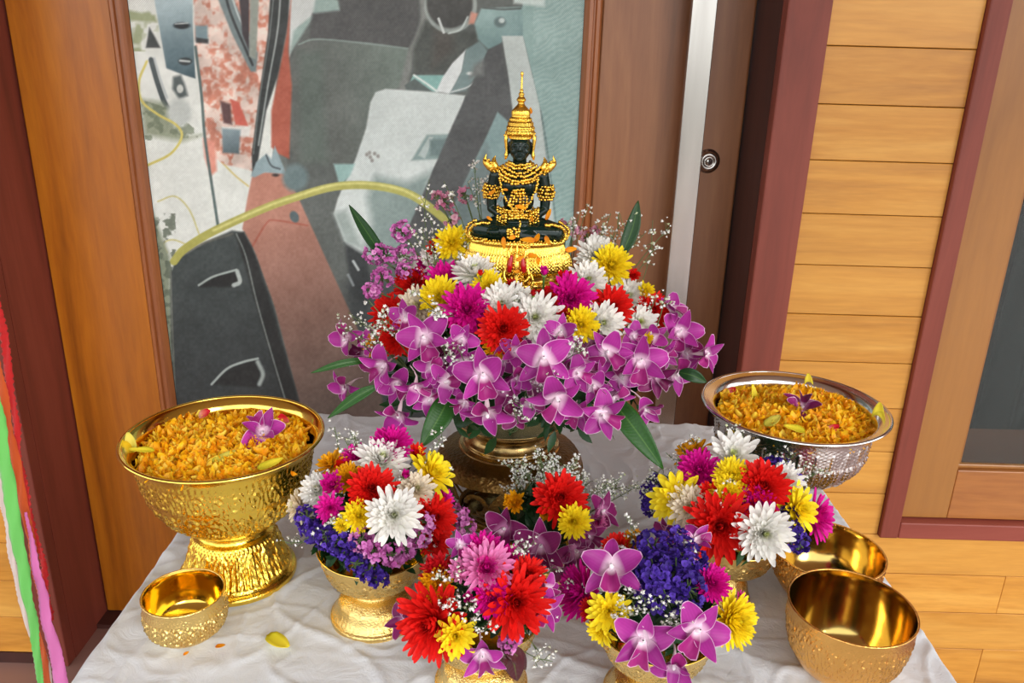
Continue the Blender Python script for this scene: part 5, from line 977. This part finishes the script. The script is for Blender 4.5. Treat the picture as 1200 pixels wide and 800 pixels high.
cap((-22, 3, 145), (22, 3, 145), 8.5, 8.5); cap((0, 1, 148), (0, 0, 166), 9.5, 8)
for sx in (-1, 1):
    cap((sx*28, 3, 144), (sx*33, 5, 126), 8.2, 7.2); cap((sx*33, 5, 126), (sx*32, 3, 110), 7.2, 6); cap((sx*32, 3, 110), (sx*9, -17, 99), 6.2, 4.4)
    ell((sx*4, -20, 98-sx*1.5), (9, 5, 3.4))
    for k in range(4): cap((sx*1, -22.5+k*1.9, 99-sx*1.2), (-sx*9, -21.5+k*1.9, 99.5-sx*1.2), 1.25, 1.0)
    cap((sx*5, -19, 101), (sx*1, -18.5, 104), 1.3, 1.0)
    cap((sx*16, 2, 92), (sx*46, -10, 87), 14, 11.5); cap((sx*46, -12, 87-sx*1.5), (-sx*16, -24, 86+sx*3), 10.8, 8.2)
    ell((-sx*27, -23, 85+sx*3), (10, 6, 4.5))
ell((0, 0, 178), (13.2, 13.5, 17)); ell((0, -5, 169), (9, 8, 8)); ell((0, -9.5, 164.8), (4.2, 3.6, 3.4))
cap((0, -12.5, 184), (0, -14.4, 176), 1.1, 1.9); ell((-1.8, -13.2, 175.4), (1.5, 1.6, 1.3)); ell((1.8, -13.2, 175.4), (1.5, 1.6, 1.3)); ell((0, -12.4, 170.6), (3.6, 1.7, .9)); ell((0, -12.1, 168.8), (3.0, 1.7, 1.0))
for sx in (-1, 1): ell((sx*5.2, -11.4, 180.2), (3.2, 1.7, 1.5)); cap((sx*1.8, -12.8, 183.6), (sx*8.2, -10.0, 183.2), .8, .7); ell((sx*7.2, -9.2, 173.5), (3.6, 2.6, 3.6)); ell((sx*13.2, 1, 176), (1.7, 3.2, 8))
tmp = bpy.data.meshes.new('body_src'); bm.to_mesh(tmp); bm.free(); to = bpy.data.objects.new('body_src', tmp); COL.objects.link(to)
rm = to.modifiers.new('r', 'REMESH'); rm.mode = 'VOXEL'; rm.voxel_size = .00062; sm = to.modifiers.new('s', 'SMOOTH'); sm.factor = .5; sm.iterations = 3
dg = bpy.context.evaluated_depsgraph_get(); bme = bpy.data.meshes.new_from_object(to.evaluated_get(dg)); bpy.data.objects.remove(to); bme.name = 'body'; bme.materials.clear(); bme.materials.append(m_jade)
bme.polygons.foreach_set('use_smooth', np.ones(len(bme.polygons), dtype=bool)); ob('body', bme, fig)
# eyes
_b = bmesh.new(); bmesh.ops.create_icosphere(_b, subdivisions=1, radius=1); _bv = np.array([v.co[:] for v in _b.verts]); _bf = np.array([[v.index for v in f.verts] for f in _b.faces]); _b.free()
_jr = np.random.default_rng(12)
def beads(pts, r, name, parent=fig, mat=m_fgold, flat=None, extra=None, stuff=False, jit=.45, zm=True):
    pts = np.array([zs_(p) for p in pts] if zm else pts, float); pts = (pts+_jr.normal(size=pts.shape)*jit)*MM; r = np.broadcast_to(np.array(r, float), (len(pts),))*_jr.uniform(.8, 1.2, len(pts)); r = np.broadcast_to(np.array(r, float)*MM, (len(pts),)); sc = np.array(flat or (1, 1, 1))
    V = (pts[:, None]+_bv[None]*r[:, None, None]*sc).reshape(-1, 3); F = (_bf[None]+(np.arange(len(pts))*len(_bv))[:, None, None]).reshape(-1, 3)
    if extra: V2, F2 = extra; F2 = np.concatenate([F2[:, :3], F2[:, [0, 2, 3]]]) if F2.shape[1] == 4 else F2; F = np.vstack([F, F2+len(V)]); V = np.vstack([V, V2])
    return ob(name, mk(name, V, F, mat), parent)
def ring(rx, ry, z, n, cy=0, a0=0, a1=2*math.pi, dz=0): return [(rx*math.cos(a), cy+ry*math.sin(a), z+dz*math.sin(a)) for a in np.linspace(a0, a1, n, endpoint=(a1-a0 < 6.2))]
def tube_mm(pts, r, k=8, sp_=True): pts = [zs_(q) for q in pts]; p = spline(np.array(pts, float), 8) if sp_ else np.array(pts, float); V, F = tubes([p*MM], [np.interp(np.linspace(0, 1, len(p)), np.linspace(0, 1, len(np.atleast_1d(r))), np.atleast_1d(r))*MM], k); return V, F
# pedestal (oval)
def ped(prof, relief=None, n=560):
    V, F = lathe(spline(prof, 8), n, relief); V[:, 1] *= .60; return V, F
pr1 = [(50, 78), (56, 77.5), (57, 74), (55.5, 71), (57, 67), (60, 60), (64, 52), (65.5, 45), (64, 40), (58, 37), (54, 35)]
pr2 = [(54, 35), (51.5, 33), (52, 28), (56, 25), (57.5, 22), (55, 19), (51, 16), (52, 10), (58, 6), (64, 3), (65, -2), (60, -8)]
V, F = ped([(a*MM, b*MM) for a, b in pr1], lambda t, z, s: .0018*np.abs(np.cos(t*46))*bandw(z, .061, .077, .002)+lotus(t, z, .036, .062, 34, .0036, False)+.0008*np.cos(t*92)*np.cos(z*1500)*bandw(z, .036, .062)); pdl = ob('pedestal', mk('pedestal', V, F, m_fgold), fig)
V, F = ped([(a*MM, b*MM) for a, b in pr2]); ob('pedestal_foot', mk('pedestal_foot', V, F, m_fgold2), fig); V, F = ped([(.1*MM, 78*MM), (30*MM, 78*MM), (51*MM, 78*MM)], None, 60); ob('pedestal_top', mk('pedestal_top', V, F, m_fgold2), fig)
beads(ring(56.5, 34, 78.6, 92), 1.3, 'bead_border')
# crown
cr = [(13.8, 182), (14.2, 186), (16.6, 188), (16.9, 191), (15.6, 194), (16.2, 197), (14.6, 200), (14.8, 203), (12.6, 206), (12.6, 209), (10.4, 211), (10.6, 215), (10, 219), (7.6, 223), (5, 226), (3.6, 229), (4.4, 231), (5.6, 233), (4.2, 236), (2.8, 238), (3.4, 241), (2.0, 243.5), (2.3, 246), (1.3, 248), (1.2, 262), (1.8, 266), (1.5, 269), (.01, 270)]
cr = [(a, zs_((0, 0, b))[2]) for a, b in cr]
V, F = lathe(np.array(spline([(a*MM, b*MM) for a, b in cr], 4)), 96, lambda t, z, s: .0005*np.cos(t*26)*bandw(z, .196, .229, .002)); cw = ob('crown', mk('crown', V, F, m_fgold), fig); cw.location = (0, .001, 0)
bp_ = ring(16.8, 16.8, 189, 44, 1)+ring(15.6, 15.6, 195.5, 40, 1)+ring(14, 14, 201.5, 36, 1)+ring(12.2, 12.2, 207.5, 32, 1)+ring(10.2, 10.2, 214, 28, 1); beads(bp_, 1.15, 'bead_border', cw).location = (0, -.001, 0)
for sx in (-1, 1):
    e_ = tube_mm([(sx*14.6, -3, 190), (sx*16.6, -4, 182), (sx*15.6, -3, 174), (sx*15.8, -2, 168), (sx*17, -1, 163)], [1.4, 2.4, 1.6, 2.6, .8]); beads([(sx*17.5, -2, 186), (sx*17.4, -2, 178), (sx*16.6, -2, 170)], 1.6, 'ear_ornament', extra=e_)
    # shoulder flames
    fl_ = []
    for dx, top, w in ((-4, -2, .85), (6, 0, 1.1)):
        b0 = (sx*30, 0, 148); t_ = (sx*(34+dx), 1, 176+top); p_ = [b0, (sx*(31+dx*.6), -1, 152), (sx*(34+dx*.9), 0, 156), (sx*(34.5+dx*1.1), 1, 162+top), (sx*(33+dx*1.1), 1, 169+top)]; fl_.append(tube_mm(p_, [2.6*w, 4.8*w, 4.4*w, 2.4*w, .1], 8))
    Vf = np.vstack([f[0] for f in fl_]); o_ = 0; Ff = []
    for f in fl_: Ff.append(f[1]+o_); o_ += len(f[0])
    beads([(sx*(29+q*1.2), -6, 147+q*2.6) for q in range(5)]+[(sx*(34+q), -4.5, 150+q*3) for q in range(5)], 1.5, 'shoulder_flame', extra=(Vf, np.vstack(Ff)))
    # armlet
    pts = []
    for zz, rr, n in ((121, 7.6, 14), (124, 9.4, 16), (127.5, 10.4, 18), (131, 9.6, 16), (134, 8.2, 14)): pts += [(sx*33+rr*math.cos(a), 4.5+rr*math.sin(a), zz) for a in np.linspace(0, 2*math.pi, n, endpoint=False)]
    beads(pts, 2.0, 'armlet')
    pts = []
    for q in range(4):
        cc = Vector((sx*(15+q*3.1), -12+q*-.2+q*2.2, 101.2+q*1.4)); pts += [tuple(cc+Vector((0, 7.2*math.cos(a), 7.0*math.sin(a)))) for a in np.linspace(0, 2*math.pi, 14, endpoint=False)]
    beads(pts, 1.9, 'bracelet')
    # gold knee border scroll
    kp = [(sx*34, -20, 97), (sx*46, -21, 97), (sx*55, -17, 92), (sx*58, -13, 84), (sx*54, -19, 77), (sx*44, -25, 76), (sx*38, -28, 79)]; c_ = spline(kp, 7); beads(c_, 2.3, 'knee_ornament'); beads(spline([(sx*50, -6, 98), (sx*59, -4, 92), (sx*63, -3, 84), (sx*60, -6, 78)], 5), 2.2, 'knee_ornament')
# collar: rows of beads hugging neck and chest
pts = []
for k, (rx, ry, z, cy) in enumerate(((13, 12, 155.5, 0), (16, 13.5, 153, 0), (19.5, 15, 150, -.5), (23, 16.4, 147, -1), (26, 17, 143.5, -1.5))): pts += [(rx*math.cos(a), cy+ry*math.sin(a), z+(4.2*k/4+1)*(abs(math.cos(a))**2)*1.6-(2.4*k/4)) for a in np.linspace(math.pi*.98, math.pi*2.02, 22+4*k)]
pts += [(26*math.cos(a)*.9, -1.5+17.6*math.sin(a), 138.5+5*(abs(math.cos(a))**2)) for a in np.linspace(math.pi*1.1, math.pi*1.9, 15)]
beads(pts, [2.0]*len(pts), 'collar')
ch = list(spline([(-23, -13, 143), (-19, -17, 130), (-11, -17.5, 117), (0, -17, 108)], 6))+list(spline([(23, -13, 143), (19, -17, 130), (11, -17.5, 117), (0, -17, 108)], 6)); beads(ch, 1.9, 'chest_chain')
pts = [(x, -16.5-(1.5 if abs(x) < 3 else 0), z) for z in range(108, 134, 3) for x in np.linspace(-(4+6*math.sin((134-z)/26*3.1)), 4+6*math.sin((134-z)/26*3.1), 6)]; beads(pts, 2.0, 'chest_pendant')
pts = [p for k in range(3) for p in ring(21-k*.7, 16.5, 104+3*k, 40, 1)]; beads(pts, 1.9, 'belt')
beads([(x, -22-abs(x)*.0, z) for z in (104, 107) for x in np.linspace(-14, 14, 9)]+[(0, -23, 110), (-3, -22, 112), (3, -22, 112)], 2.1, 'belt_buckle')
for cx_, cz_ in ((-5, 89), (9, 77)): beads([(cx_+dx*3.0, -33-(0 if abs(dx) > 1 else .8), cz_+dz*3.0) for dx in (-2, -1, 0, 1, 2) for dz in (-1.5, -.5, .5, 1.5)], 1.9, 'shin_ornament')
beads([(2, -30+k*.6, 92+k*2.4) for k in range(5)], 1.5, 'sash_beads')
# winged emblem on the pedestal front
E0 = -39.5
em = []; off_ = 0; Vs = []; Fs = []
for sx in (-1, 1):
    for p_, r_ in (([(0, E0+1, 18), (sx*8, E0-1, 14), (sx*16, E0, 20), (sx*20, E0+1, 32), (sx*16, E0+3, 44)], [2.5, 3.6, 3, 2.2, .6]), ([(sx*3, E0, 36), (sx*10, E0-1, 32), (sx*15, E0, 38), (sx*13, E0+2, 50), (sx*17, E0+3, 58)], [2, 3, 2.4, 1.8, .5]), ([(sx*2, E0, 56), (sx*8, E0, 60), (sx*10, E0+1, 68), (sx*6, E0+3, 74)], [2, 2.4, 1.8, .5]), ([(sx*3, E0, 8), (sx*12, E0-1, 4), (sx*20, E0-1, 8), (sx*24, E0, 2)], [3, 3, 2, .8])):
        V, F = tube_mm(p_, r_, 8); Vs.append(V); Fs.append(F+off_); off_ += len(V)
V, F = tube_mm([(0, E0, 0), (0, E0-2, 12), (0, E0-2.5, 26), (0, E0-1.5, 40), (0, E0-1, 52), (0, E0+1, 62), (0, E0+3, 76)], [7, 6, 5, 3.6, 4.2, 3, .6], 10); Vs.append(V); Fs.append(F+off_)
rg2 = np.random.default_rng(3); bp_ = [(rg2.uniform(-9, 9), E0-3.5+rg2.uniform(-1, 1.5), rg2.uniform(-2, 40)) for _ in range(260)]
bp_ += [(rg2.uniform(-6, 6), E0-1+rg2.uniform(-1, 1.5), rg2.uniform(40, 70)) for _ in range(60)]+[(sx*rg2.uniform(8, 22), E0+rg2.uniform(0, 2), rg2.uniform(-6, 8)) for sx in (-1, 1) for _ in range(30)]
emb = beads(bp_, 1.6, 'emblem', extra=(np.vstack(Vs), np.vstack(Fs)))
for sx, z0, h in ((-1, 44, 18), (1, 44, 18), (-1, 18, 8), (1, 18, 8)):
    V, F = tube_mm([(sx*8.5, E0-1, z0), (sx*8, E0-2.5, z0+h*.4), (sx*(6.5 if h > 10 else 8), E0-1, z0+h), (sx*6.5, E0-.5, z0+h*1.12)], [2.8, 3.4, 2.2, .3], 8); ob('red_inlay', mk('red_inlay', V, F, m_fred), emb)
# loose marigold petals and florets caught on the figurine
mp = [((622, 130), (-.6, 12, 232), .009, 'orange petal stuck to the crown tip'), ((577, 226), (-30, -12, 132), .014, 'orange petal on the left forearm ornament of the figurine'), ((610, 243), (5, -22, 112), .016, 'orange petal on the waist of the figurine'), ((592, 222), (-22, -13, 124), .009, 'orange petal beside the small white blossom on the figurine'), ((643, 252), (35, -12, 104), .018, 'orange petal leaning on the right elbow of the figurine'), ((573, 256), (-32, -18, 98), .010, 'orange petal on the left thigh of the figurine'),
 ((624, 256), (20, -24, 98), .010, 'orange petal beside the right hand of the figurine'), ((590, 284), (-16, -36, 78), .018, 'orange petal on the pedestal edge left of the emblem'), ((600, 278), (-4, -36, 80), .012, 'upright orange petal before the crossed legs'), ((620, 281), (16, -37, 80), .020, 'orange petal on the pedestal edge right of the emblem'), ((630, 279), (28, -34, 80), .016, 'orange petal farther right on the pedestal edge'), ((641, 281), (38, -31, 80), .014, 'orange petal at the right end of the pedestal edge'),
 ((668, 292), (62, -18, 66), .018, 'orange petal stuck to the right side of the pedestal'), ((564, 304), (-42, -34, 54), .012, 'orange petal low on the left of the pedestal'), ((609, 303), (6, -46, 56), .014, 'orange petal lying across the red emblem inlay'), ((624, 300), (24, -42, 60), .016, 'orange petal right of the emblem'), ((630, 306), (32, -40, 52), .014, 'lower orange petal right of the emblem'), ((606, 318), (2, -46, 38), .010, 'orange petal in the middle of the emblem')]
for i, (px_, loc, L, lab) in enumerate(mp):
    P = atY(px_[0], px_[1], SO[1]+loc[1]*MM-.002)
    random.seed(i*7); L *= .8; loose(P, L, L*random.uniform(.35, .5), m_orp, lab, (random.uniform(-.5, .5), -.9, random.uniform(.0, .6)), random.uniform(0, 6.28), random.uniform(15, 60), group='loose marigold petals on the figurine')
